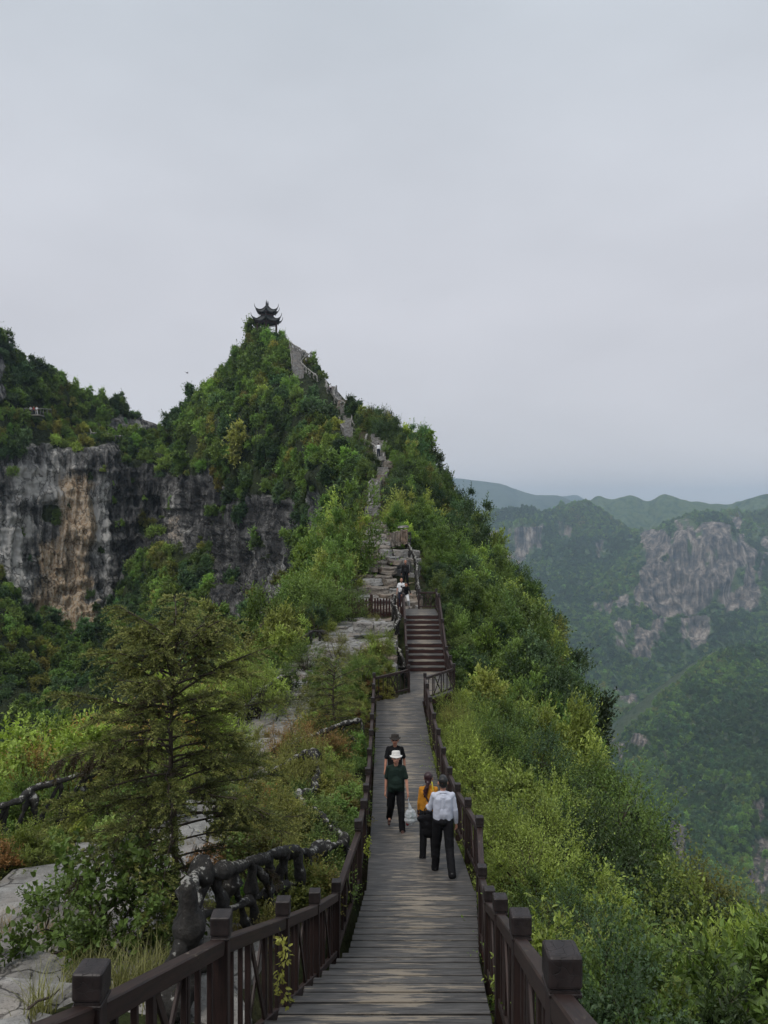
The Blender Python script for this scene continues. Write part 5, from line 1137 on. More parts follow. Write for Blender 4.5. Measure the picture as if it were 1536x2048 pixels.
    # --- head gear and face
    if not far_ and not (abs(head[0]) > 90):
        for s in (-1, 1):
            if glasses: v, f = prim_ell(Hd([s * .034, -.096, .004]), (.030, .010, .021)); 
            else: v, f = prim_ell(Hd([s * .031, -.0875, .0]), (.014, .006, .006))
            me_ = bpy.data.meshes.new('lens'); me_.from_pydata(v.tolist(), [], f); me_.update(); link('lens' if glasses else 'eye', me_, M['blackgloss'], root)
            if not glasses: v, f = prim_cap(Hd([s * .016, -.0905, .022]), Hd([s * .046, -.083, .024]), .004, .003, 6); me_ = bpy.data.meshes.new('eyebrow'); me_.from_pydata(v.tolist(), [], f); me_.update(); link('eyebrow', me_, M['hair'], root)
        v, f = prim_cap(Hd([-.022, -.098, -.054]), Hd([.022, -.098, -.054]), .0055, .0055, 6); me_ = bpy.data.meshes.new('mouth'); me_.from_pydata(v.tolist(), [], f); me_.update(); link('mouth', me_, M['lips'], root)
    if hair == 'short': fused('hair', [prim_ell(Hd([0, .022, .036]), (.087, .093, .096)), prim_ell(Hd([0, .045, -.015]), (.078, .064, .068)), prim_ell(Hd([0, -.02, .075]), (.07, .075, .052))], hairc, root, .007, 3, .012)
    if hair == 'thin': fused('hair', [prim_ell(Hd([0, .025, .02]), (.0815, .092, .075)), prim_ell(Hd([0, .03, .06]), (.06, .07, .052))], hairc, root, .012, 3)
    if hair == 'under': fused('hair', [prim_ell(Hd([0, .034, .02]), (.080, .080, .072)), prim_ell(Hd([0, .045, -.02]), (.072, .055, .06))], hairc, root, .008, 3)
    if hair == 'tail': fused('hair', [prim_ell(Hd([0, .022, .032]), (.092, .100, .105)), prim_ell(Hd([0, .06, -.035]), (.07, .058, .075)), prim_cap(Hd([0, .105, -.06]), Hd([.02, .115, -.15]), .034, .05), prim_cap(Hd([.02, .115, -.15]), Hd([.045, .125, -.25]), .052, .046), prim_cap(Hd([.045, .125, -.25]), Hd([.06, .12, -.31]), .04, .018)], hairc, root, .007, 3, .02)
    if hat:
        V = []; Fc = []; seg = 28; prof = [(.132, .040), (.130, .047), (.108, .054), (.090, .062), (.088, .11), (.083, .138), (.070, .150), (.035, .154), (0.002, .155)] if hat == 'bucket' else [(.136, .042), (.134, .052), (.112, .050), (.094, .058), (.091, .09), (.088, .118), (.074, .134), (.04, .140), (.002, .141)]
        for i, (r, z) in enumerate(prof):
            for j in range(seg):
                th = 2 * math.pi * j / seg; wv = .013 * math.cos(2 * th) * (1 if i < 2 else (.5 if i == 2 else 0)) * (1 if hat == 'bucket' else 1.5); up_ = .0
                q = Hd([r * math.cos(th) * .98, r * math.sin(th) * 1.08 + .01, z + wv + (-.012 if i < 2 and math.sin(th) < -.3 else 0) - .006]); V.append(tuple(q))
        for i in range(len(prof) - 1):
            for j in range(seg): k = (j + 1) % seg; Fc.append((i * seg + j, i * seg + k, (i + 1) * seg + k, (i + 1) * seg + j))
        me_ = bpy.data.meshes.new('hat'); me_.from_pydata(V, [], Fc); me_.update(); [setattr(p_, 'use_smooth', True) for p_ in me_.polygons]
        ho_ = link('hat', me_, hatc, root); so = ho_.modifiers.new('t', 'SOLIDIFY'); so.thickness = .004
        v, f = tube_np([tuple(Hd([.094 * math.cos(t), .102 * math.sin(t) + .01, .060])) for t in np.linspace(0, 2 * math.pi, 20)], .006, 5); link('hat_band', quads_to_mesh('hat_band', [(v, f)]), hatc, ho_)
    if collar is not None: fused('collar', [prim_cap(T([-.045, .05, 1.445]), T([.045, .05, 1.445]), .020, .020, 8), prim_cap(T([-.052, .04, 1.445]), T([-.05, -.02, 1.43]), .018, .014, 8), prim_cap(T([.052, .04, 1.445]), T([.05, -.02, 1.43]), .018, .014, 8)], collar, root, .008, 2)
    if cuffs is not None:
        for (sh, el, w, hd) in A: fused('cuff', [prim_cap(w - hd * .075, w - hd * .0, .047, .047)], cuffs, root, .009, 2)
    if neck == 'v' and not far_ and False:   # skin shows in the neckline
        fused('neckline', [prim_cap(T([0, -.055, 1.43]), T([0, -.098, 1.365]), .035, .012, 8)], skin, root, .006, 2)
    return root, A, K, T, Hd
M['skin'] = plain('tanned_skin', (.46, .23, .16), .5, .35, 6); M['skin2'] = plain('brown_skin', (.38, .18, .12), .5, .35, 6)
M['blackgloss'] = plain('dark_lens', (.01, .01, .012), .2, .5); M['lips'] = plain('lips', (.16, .04, .035), .5); M['hair'] = plain('black_hair', (.010, .009, .009), .45, .5, 30); M['hairred'] = plain('dark_burgundy_hair', (.028, .008, .011), .4, .5, 30); M['hairgrey'] = plain('grey_hair', (.42, .4, .39), .6, .3, 20)
M['green'] = plain('dark_green_cotton', (.013, .024, .019), .85, .15, 8); M['black'] = plain('black_cotton', (.009, .009, .010), .85, .15, 8); M['trouser'] = plain('black_trousers', (.008, .008, .010), .8, .2, 8)
M['shoe'] = plain('brown_leather', (.06, .028, .022), .5, .4, 20); M['shoeb'] = plain('black_leather', (.012, .011, .011), .4, .5, 20); M['whitehat'] = plain('white_canvas', (.62, .60, .57), .85, .15, 12); M['blackhat'] = plain('dark_camouflage_canvas', (.035, .03, .027), .85, .15, 12)
n = N('pale_blue_shirt', .75, .2); v = n.coord('Object'); wv = n.node('ShaderNodeTexWave'); wv.inputs['Scale'].default_value = 30; n.l.new(v, wv.inputs['Vector']); n.color(n.mix(wv.outputs['Fac'], (.47, .50, .60), (.56, .58, .66))); M['shirtblue'] = n.m
M['mustard'] = plain('mustard_knit', (.46, .20, .025), .9, .1, 20); M['cuffd'] = plain('dark_maroon_trim', (.03, .01, .012), .8); M['white'] = plain('white_cotton', (.68, .68, .69), .85, .15, 8); M['navy'] = plain('navy_denim', (.012, .016, .035), .8); M['jacket'] = plain('black_jacket', (.012, .012, .013), .7, .2, 8); M['red'] = plain('red_cloth', (.28, .045, .04), .8)
def deckp(px, y, dx=0): return (float((px - 768) / F * y) + dx, y, float(deckz(y)) + .002)
p1, A1, K1, T1, H1 = person('man in white bucket hat and dark green T-shirt walking with a plastic bag', deckp(792, 17.3), R(2), 1.74, M['skin'], M['green'], M['trouser'], M['shoe'], ((-14, 26, 3), (12, 4, 3)), ((-6, 12, 10), (10, 14, 13)), head=(0, -13), hat='bucket', hatc=M['whitehat'], belly=.03, hair='under', hairc=M['hair'])
p2, *_ = person('man in dark brimmed hat, sunglasses and black T-shirt behind the white-hatted man', deckp(790, 19.6), R(-2), 1.76, M['skin2'], M['black'], M['trouser'], M['shoeb'], ((12, 4, 3), (-12, 22, 3)), ((10, 16, 12), (-8, 12, 12)), head=(0, -10), hat='brim', hatc=M['blackhat'], glasses=True, hair='under', hairc=M['hair'])
p3, A3, K3, T3, H3 = person('black-haired man seen from behind in a pale blue dress shirt and black trousers', deckp(886, 13.95), R(180), 1.73, M['skin'], M['shirtblue'], M['trouser'], M['shoeb'], ((-12, 22, 3), (9, 3, 3)), ((2, 8, 11), (14, 62, 14)), sleeve='long', head=(6, 0), hair='short', hairc=M['hair'], collar=M['shirtblue'], neck='n')
p4, A4, K4, T4, H4 = person('woman seen from behind in a mustard cardigan with dark cuffs and a burgundy ponytail', deckp(857, 14.85), R(176), 1.62, M['skin'], M['mustard'], M['trouser'], M['shoeb'], ((2, 3, 2), (-2, 6, 2)), ((8, 30, 12), (2, 10, 8)), sleeve='long', head=(-6, 0), hair='tail', hairc=M['hairred'], long_top=True, female=True, cuffs=M['cuffd'], neck='n')
tw_, ff_ = prim_cap((.0, 0, 0), (0, 0, -.16), .013, .011, 8)
def world_of(root, p): return root.matrix_basis @ Vector(tuple(p))
def thing_at(name, label, cat, loc): return empty(name, tuple(loc), label=label, cat=cat)
# yellow ribbon and strap of the woman are worn by her: parts
me_ = bpy.data.meshes.new('hair_ribbon'); v, f = prim_cap(H4([-.075, .10, -.045]), H4([-.10, .12, -.18]), .016, .010, 8); me_.from_pydata(v.tolist(), [], f); me_.update(); link('hair_ribbon', me_, plain('yellow_ribbon', (.62, .52, .05), .6), p4)
v, f = tube_np(resample([T4([.10, .10, 1.40]), T4([.05, .158, 1.28]), T4([-.06, .160, 1.10]), T4([-.19, .09, .92])], .03), .017, 6); link('bag_strap', quads_to_mesh('bag_strap', [(v, f)]), M['cuffd'], p4)
# black bag hanging from the man's bent left arm
w3 = world_of(p3, A3[1][2]); bg = thing_at('bag', 'soft black bag hanging from the bent arm of the man in the pale blue shirt', 'bag', w3 + Vector((0, -.02, -.34)))
fused('pouch', [prim_ell((0, 0, .04), (.15, .05, .17)), prim_ell((.02, 0, -.1), (.14, .05, .14)), prim_ell((-.1, 0, .12), (.1, .045, .08))], M['trouser'], bg, .01, 4, .03)
v, f = tube_np([(-.1, 0, .12), (-.06, 0, .30), (.0, 0, .36), (.06, 0, .30), (.1, 0, .12)], .010, 6); link('strap', quads_to_mesh('strap', [(v, f)]), M['shoeb'], bg)
# the thin white plastic bag in the left hand of the white-hatted man
w1 = world_of(p1, A1[1][2] + A1[1][3] * .12); pb = thing_at('plastic_bag', 'thin translucent plastic bag with green and red bottles held by the white-hatted man', 'bag', w1 + Vector((.05, -.01, -.40)))
n = N('thin_plastic', .25, .5); n.color((.62, .66, .70)); n.b.inputs['Alpha'].default_value = .62; n.bump(n.noise(n.coord('Object'), 18, 4), .8, .02); M['film'] = n.m
fused('bag_body', [prim_ell((0, 0, .0), (.135, .10, .17)), prim_ell((0, 0, -.08), (.145, .11, .10)), prim_cap((0, 0, .1), (-.03, 0, .27), .07, .02)], M['film'], pb, .01, 3, .035)
for q, (c, m_) in enumerate((((-.05, -.02, -.06), (.04, .16, .12)), ((.05, .0, -.04), (.05, .20, .16)), ((0, .03, .02), (.5, .52, .5)), ((-.07, 0, -.13), (.3, .03, .04)))): fused('bottle', [prim_cap((c[0], c[1], c[2] - .05), (c[0], c[1], c[2] + .08), .034, .030, 10), prim_cap((c[0], c[1], c[2] + .09), (c[0], c[1], c[2] + .125), .013, .013, 8)], plain('bottle_%d' % q, m_, .3, .5), pb, .009, 1)
v, f = tube_np([(-.03, 0, .25), (-.05, 0, .34), (-.05, .01, .42)], [.018, .010, .014], 6); link('handle', quads_to_mesh('handle', [(v, f)]), M['film'], pb)
# figures on the rocks
def dz_hit(px, py):
    d = hit(px, py, 1.0); print('hit', px, d); return d, (1024 - py) / F * d
def farp(label, px, y, z, yaw, H, top, bottom, legs, arms, **k): return person(label, (float((px - 768) / F * y), y, z), yaw, H, M['skin2'], top, bottom, M['shoeb'], legs, arms, far_=True, **k)
farp('white-haired man in a black jacket standing on the ochre ledge of the rock steps', 811, 51.3, -4.98, R(-8), 1.76, M['jacket'], M['trouser'], ((3, 4, 4), (-4, 8, 4)), ((-4, 10, 14), (4, 12, 10)), sleeve='long', hair='thin', hairc=M['hairgrey'], belly=.02, collar=M['jacket'])
p6, A6, K6, T6, H6 = farp('bald man in printed white T-shirt at the head of the wooden stairs', 803, 45.4, -5.62, R(-6), 1.72, M['white'], M['navy'], ((6, 10, 4), (-4, 8, 4)), ((4, 10, 14), (6, 20, 14)), lean=6)
fused('print', [prim_ell(T6([0.01, -.118, 1.24]), (.06, .03, .07))], plain('grey_print', (.08, .07, .08)), p6, .012, 2)
farp('person in an open white jacket over dark clothes crouching low on the top stair', 811, 43.9, -5.43, R(4), 1.6, M['black'], M['white'], ((50, 75, 8), (34, 62, 8)), ((30, 20, 16), (34, 30, 16)), sleeve='long', lean=24, hair='short', hairc=M['hair'])
farp('climber in a white shirt holding the pale rail on the steep ridge steps', 757, *dz_hit(757, 914), R(180), 1.7, M['white'], M['navy'], ((6, 10, 3), (-6, 10, 3)), ((-4, 20, 8), (60, 30, 40)), sleeve='long', lean=8, hair='short', hairc=M['hair'])
farp('tiny hiker in white high on the ridge between the pale rails', 661, *dz_hit(661, 786), R(200), 1.7, M['white'], M['trouser'], ((3, 4, 4), (-4, 8, 4)), ((-4, 10, 14), (4, 12, 10)), hair='short', hairc=M['hair'])
VD = hit(66, 829, 2.2); VZ = (1024 - 829) / F * VD; print('VD', VD)
farp('visitor in white at the left of the viewpoint on the far left slope', 61, VD, VZ, R(10), 1.7, M['white'], M['trouser'], ((3, 4, 4), (-4, 8, 4)), ((-4, 10, 14), (4, 12, 10)), hair='short', hairc=M['hair'])
farp('visitor in red in the middle of the viewpoint on the far left slope', 67.5, VD + .3, VZ, R(-10), 1.7, M['red'], M['navy'], ((3, 4, 4), (-4, 8, 4)), ((-4, 10, 14), (4, 12, 10)), hair='short', hairc=M['hair'])
farp('visitor in white at the right of the viewpoint on the far left slope', 73.5, VD, VZ, R(0), 1.7, M['white'], M['white'], ((3, 4, 4), (-4, 8, 4)), ((-4, 10, 14), (4, 12, 10)), hair='short', hairc=M['hair'])
vpt = empty('viewing_platform', tuple(P(66, 830.5, VD - .4)), label='small dark platform under the visitors on the far left slope', cat='platform')
link('floor', box_mesh('floor', 3.2, 2.2, .25, .02), M['slab'], vpt, (0, 0.6, 0))
for q in range(6): link('baluster', box_mesh('baluster', .1, .1, 1.0, .01), M['root'], vpt, (-1.45 + q * .58, -.4, .55))
link('rail', box_mesh('rail', 3.2, .1, .12, .01), M['root'], vpt, (0, -.4, 1.05))
# ------------------------------------------------------------ shrubs on the ridge
def near_path(x, y, m=0.0):
    d = np.full(np.shape(x), 9.0)
    for a, b in zip(PATH[:-1], PATH[1:]):
        t = np.clip(((x - a[0]) * (b - a)[0] + (y - a[1]) * (b - a)[1]) / ((b - a) ** 2).sum(), 0, 1); q = a[None] + t[..., None] * (b - a)[None]
        d = np.minimum(d, np.hypot(x - q[..., 0], y - q[..., 1]) - np.interp(q[..., 1], [2.5, 7, 9, 13, 20, 26, 31, 36, 43], [2.6, 2.9, 2.6, 1.6, 1.5, 1.5, 1.75, 1.85, 1.45]))
    return d
def jit_points(x0, x1, y0, y1, s, g):
    a, b = np.meshgrid(np.arange(x0, x1, s), np.arange(y0, y1, s)); a = a.ravel() + g.uniform(-.45, .45, a.size) * s; b = b.ravel() + g.uniform(-.45, .45, b.size) * s
    return a, b
g = np.random.default_rng(77)
LAB = {'box': 'small-leaved green shrub', 'round': 'round-leaved green shrub', 'willow': 'drooping long-leaved shrub', 'fine': 'fine-leaved dense shrub', 'laurel': 'broad-leaved glossy shrub', 'wiry': 'thin twiggy low shrub'}
count = 0
def shrub(kind, x, y, s, tint, label, grp, sz=1.0, z=None, extra=None):
    global count
    fo, stm = near[kind][random.randrange(2)]; z = float(G(x, y)) if z is None else z
    r = empty('shrub', (x, y, z - .06 * s), random.uniform(0, 6.28), label=label, cat='shrub', group=grp); r.scale = (s, s, s * sz)
    o = link('foliage', fo, None, r); o['tint'] = [float(q) for q in tint]; link('stem', stm, None, r); count += 1
    return r
# right slope, near: individual shrubs
xx, yy = jit_points(.9, 14, 3.2, 31, .86, g)
zone = [(9, 'just right of the foreground stair rail'), (13, 'right of the level part of the rail'), (19, 'on the slope beside the couple'), (25, 'on the slope right of the lower boardwalk'), (99, 'on the slope below the small landing')]
kr = ['box', 'fine', 'box', 'laurel', 'wiry', 'box', 'laurel', 'fine']
cnt_l = {}
for x, y in zip(xx, yy):
    dr = x - float(np.interp(y, [-1, 2.95, 5, 7.3, 9.1, 11, 13, 31], [.33, .68, .885, 1.10, 1.24, 1.40, 1.61, 1.57]))
    xe = float(np.interp(y, [0, 10, 20, 30], [8.0, 7.2, 8.0, 8.5]))
    if dr < .55 or x > xe + 1.2: continue
    z = float(G(x, y)); px, py = 768 + F * x / y, 1024 - F * (z + 1.2) / y
    if px > 1620 or py > 2250 or (y > 29.5 and x < 3.4): continue
    a = float(fbm(np.array([[x / 3.0, y / 3.0, 0]]), 2, 5)[0]); b = float(fbm(np.array([[x / 2.2, y / 2.6, 7.]]), 2, 15)[0])
    kk = kr[int((a * 2.6 + g.uniform(0, 1.4) + 10) * 2) % len(kr)]
    if y < 10 and 3.2 < x < 6 and g.random() < .22: kk = 'willow'
    tn = TN['light'] if b > .22 else TN['mid'] if b > -.05 else TN['cool'] if b > -.3 else TN['dark']
    if kk == 'willow': tn = TN['lime']
    if dr < 2.2 and g.random() < .10: tn = TN['rust'] if (g.random() < .5 and y > 9) else TN['olive']
    tn = tn * (1 + .12 * g.normal())
    s = min(.62 + .2 * dr, .9 if y < 15 else 1.15) * g.uniform(.75, 1.25); 
    if y < 6.5: s *= .8
    tn = tn * 1.05
    zt = next(t for m_, t in zone if y < m_)
    tone = 'rusty' if tn[0] > tn[1] else 'bright' if tn[1] > .12 else 'dark' if tn[1] < .075 else ''
    lab = (tone + ' ' + LAB[kk]).strip() + ' ' + zt
    shrub(kk, x, y, s, tn, lab, ' '.join((tone + ' ' + LAB[kk].replace('shrub', 'shrubs')).split()) + ' ' + zt, g.uniform(.85, 1.25))
# left side, near
xx, yy = jit_points(-12, .2, 5.0, 31, .95, g)
zl = [(11, 'on rock left of the foreground stairs'), (17, 'between the left rock path and the boardwalk'), (24, 'left of the lower boardwalk'), (99, 'between the slab path and the boardwalk end')]
ROOTS = [((352 - 768) / F * 6.9, 6.9), (-2.0, 8.2), (-1.75, 10), (-.85, 12.5), (-.7, 13.3)]
for x, y in zip(xx, yy):
    lx = LXR(y); dl = lx - x; xlim = float(np.interp(y, [0, 8, 15, 20, 26, 32], [-6, -7.5, -8.5, -8.2, -6.2, -5.2]))
    if dl < .55 or x < xlim - 2.0: continue
    px, py = 768 + F * x / y, 1024 - F * float(G(x, y)) / y
    if px < -120 or py > 2300: continue
    dp = float(near_path(np.array([x]), np.array([y]))[0])
    if dp < .25 and not (y > 13 and g.random() < .22): continue
    rr0 = min(abs(x - float(np.interp(y, [6.9, 8, 10, 12.5, 14], [-1.87, -1.95, -1.75, -.95, -.7]))) for _ in (0,))
    if 6 < y < 14 and rr0 < .5: continue
    if y < 9 and x > -2.6: continue
    if y < 9.6 and x > -7: continue
    if 12 < y < 15.4 and -7.4 < x < -4.2: continue
    a = float(fbm(np.array([[x / 2.4, y / 2.4, 3.]]), 2, 25)[0]) + .25 * g.normal()
    left_side = x < -4.5
    if left_side: kk = ['round', 'laurel', 'box', 'fine'][g.integers(0, 4)]; tn = TN['mid'] if a > 0 else TN['light'] if a > -.5 else TN['yellow']
    else: kk = ['fine', 'wiry', 'round', 'box'][g.integers(0, 4)]; tn = TN['olive'] if a > .2 else TN['mid'] if a > -.35 else TN['rust'] * .9 + TN['olive'] * .3
    if left_side and 9.5 < y < 13.5 and g.random() < .5: tn = TN['yellow']; kk = 'round'
    s = g.uniform(.5, .85) if not left_side else g.uniform(.6, .95)
    if y > 17 and left_side: s *= 1.4; tn = TN['light'] if g.random() < .5 else TN['lime'] if g.random() < .6 else TN['rust'] + TN['olive'] * .6
    tn = tn * 1.15
    if left_side and y < 15: s *= .8
    if not left_side and dl < 1.2: s *= .75
    zt = next(t for m_, t in zl if y < m_)
    if left_side: zt = 'beyond the rock ground at the left edge' if y < 14 else 'at left behind the black root railing'
    tone = 'rusty' if tn[0] > tn[1] else 'yellow' if tn[0] > .15 else 'dull green' if tn[1] < .1 else 'bright'
    lab = tone + ' ' + LAB[kk] + ' ' + zt
    shrub(kk, x, y, s, tn * (1 + .12 * g.normal()), lab, tone + ' ' + LAB[kk].replace('shrub', 'shrubs') + ' ' + zt, g.uniform(.8, 1.2))
shrub('round', -3.25, 8.7, 1.0, TN['mid'] * .85, 'tall round-leaved shrub on thin stems behind the nearest left rail post', None, 1.15)
shrub('round', -2.65, 8.3, .75, TN['mid'] * .8, 'lower round-leaved shrub touching the pale gnarled root stump', None, 1.0)
shrub('round', -4.3, 10.2, .6, TN['mid'], 'sparse round-leaved shrub on the rock left of the tall round-leaved one', None, 1.0)
for i_, (x, y, s, kk, tn, lb) in enumerate(((5.4, 11.0, 1.25, 'laurel', 'cool', 'largest glossy dark shrub at the outer edge of the foreground slope'), (6.2, 13.4, 1.1, 'box', 'mid', 'tall small-leaved shrub rising at the outer rim of the right slope'), (5.2, 9.6, 1.5, 'willow', 'lime', 'tallest bamboo-like plant with drooping leaves on the right slope'), (4.3, 8.0, 1.2, 'willow', 'lime', 'second bamboo-like plant nearer the viewer on the right slope'),
    (6.2, 14.6, 1.7, 'box', 'light', 'big rounded light green shrub on the slope opposite the couple'), (5.6, 19, 2.0, 'fine', 'mid', 'big domed fine-leaved shrub on the slope beyond the couple'), (6.6, 22, 1.7, 'laurel', 'dark', 'big dark tree-like shrub on the outer slope beyond the couple'), (5.0, 25.5, 1.7, 'fine', 'cool', 'domed dark shrub below the small landing'), (6.9, 27, 1.7, 'box', 'mid', 'tall leafy shrub at the outer rim level with the small landing'), (7.2, 17.5, 1.5, 'fine', 'olive', 'wide olive shrub leaning over the outer rim of the slope'))):
    shrub(kk, x, y, s, TN[tn], lb, None, 1.1)
for (px, y, s, kk, tn, lb) in ((700, 42.6, 1.15, 'fine', 'mid', 'broad shrub covering the left half of the picket fence'), (655, 41.5, 1.3, 'box', 'mid', 'tall shrub left of the picket fence beside the black root railing'), (632, 38.5, .9, 'laurel', 'cool', 'dark shrub beside the small black root railing on the terrace'), (748, 40.6, .45, 'fine', 'olive', 'small tuft on the slabs under the picket fence'), (672, 34.6, .75, 'fine', 'olive', 'olive shrub growing between the terrace slabs'), (705, 33.2, .6, 'wiry', 'olive', 'twiggy low shrub on the terrace above the pine sapling'),
    (762, 35.2, .75, 'box', 'light', 'light green shrub below the winding root rail'), (742, 33.8, .7, 'round', 'olive', 'round-leaved shrub behind the slanting end fence'), (725, 31.6, .8, 'fine', 'mid', 'shrub behind the last left post of the lower boardwalk'), (610, 33.0, .8, 'fine', 'mid', 'shrub at the outer edge of the terrace slabs'), (640, 31.0, .7, 'laurel', 'mid', 'glossy shrub at the head of the slab path')):
    shrub(kk, (px - 768) / F * y, y, s, TN[tn], lb, None, 1.1)
print('shrubs', count)
# farther down the ridge: one thicket object
xx, yy = jit_points(-14, 22, 29, 112, 1.22, g)
cxa = np.interp(yy, [0, 70, 100, 122], [0, 0, -1.0, -3.6]); zz = G(xx, yy); px, py = 768 + F * xx / yy, 1024 - F * zz / yy
xe = np.interp(yy, [0, 20, 30, 60, 90, 112], [8, 8.0, 8.5, 10.6, 9.2, 6.3]) + cxa; xl = np.interp(yy, [0, 20, 26, 32, 40, 50, 60, 70, 85, 112], [-6, -8.2, -6.2, -5.0, -3.6, -3.6, -3.0, -2.4, -1.6, -1.2]) + cxa
keep = (xx < xe + 2.0) & (xx > xl - np.interp(yy, [30, 40, 66, 76], [4, 2.4, 2.2, 1.2])) & (px < 1600) & (px > 300)
keep &= ~((yy < 44.6) & (xx > .1) & (xx < 3.35)) & ~((yy < 31.5) & (xx < 3.4) & (xx > -1.1))
dp = near_path(xx, yy); keep &= ~((dp < -.1) & (yy < 44)) & ~((yy > 40) & (yy < 46.5) & (xx > -2.6) & (xx < 2.6)) & ~((yy > 44.5) & (yy < 52) & (xx > -2.5) & (xx < 2.9)) & ~((yy >= 52) & (yy < 66) & (xx > -2.0) & (xx < np.interp(yy, [52, 58, 60, 66], [2.7, 2.6, 1.0, .6])))
pts_ = np.stack([xx, yy, zz], 1); keep &= clear_path(pts_, 8)
# plants in front of the rock steps stay low
pts_ = pts_[keep]; n = len(pts_); sc_ = g.uniform(.6, 1.25, n) * (1 + .5 * (g.random(n) > .82)) * np.interp(pts_[:, 1], [29, 60, 75, 110], [.82, .92, .85, .95])
dpc = near_path(pts_[:, 0], pts_[:, 1]); edge = np.where(pts_[:, 0] > 2, pts_[:, 0] - 3.2, np.minimum(dpc, 9)); sc_ *= np.where(pts_[:, 1] < 66, np.clip(.62 + .22 * edge, .5, 1.15), 1)
sc_ *= np.where((pts_[:, 1] > 64) & (pts_[:, 1] < 84) & (pts_[:, 0] < .8), .62, 1.0)
xl2 = np.interp(pts_[:, 1], [0, 20, 26, 32, 40, 50, 60, 70], [-6, -8.2, -6.2, -5.2, -4.2, -4.3, -3.6, -3])
rot = np.stack([g.normal(size=n) * .15, g.normal(size=n) * .15, g.uniform(0, 6.28, n)], 1)
tcx = tints(pts_, g, 301, ['dark', 'cool', 'mid', 'mid', 'light', 'olive', 'lime'], [.12, .14, .26, .18, .18, .08, .04], 5)
lf = pts_[:, 0] < 0; tcx[lf] = tints(pts_[lf], g, 303, ['mid', 'light', 'olive', 'mid'], [.3, .3, .2, .2], 5)
tcx *= 1.1; hi = pts_[:, 1] > 76; tcx[hi] = tints(pts_[hi], g, 307, ['dark', 'cool', 'mid', 'olive'], [.3, .3, .3, .1], 6)
scatter('ridge_thicket', NGM, pts_ - np.array([0, 0, .1]), rot, np.stack([sc_, sc_, sc_ * g.uniform(.8, 1.3, n)], 1), g.integers(0, 6, n), tcx)
print('ridge thicket', n)
# low undergrowth that covers the soil between the shrubs
xx, yy = jit_points(-12, 13, 3.0, 36, .48, g)
dp = near_path(xx, yy); ok = (dp > -.05) & ~((xx > np.interp(yy, LY, LX) - .45) & (xx < np.interp(yy, RY, RX) + .42) & (yy < 31)) & ~((yy > 30) & (xx > .2) & (xx < 3.2)) & (np.abs(768 + F * xx / yy - 768) < 900)
ok |= (dp < -.05) & (g.random(len(xx)) < .04) & (yy > 9)
xx, yy = xx[ok], yy[ok]; n = len(xx); p_ = np.stack([xx, yy, G(xx, yy) - .12], 1); s_ = g.uniform(.22, .42, n)
scatter('undergrowth', NGM, p_, np.stack([g.normal(size=n) * .2, g.normal(size=n) * .2, g.uniform(0, 6.28, n)], 1), np.stack([s_, s_, s_ * .8], 1), g.integers(0, 6, n), tints(p_, g, 305, ['mid', 'olive', 'light', 'rust', 'olive', 'grey'], [.3, .22, .2, .07, .12, .1], 1.5))

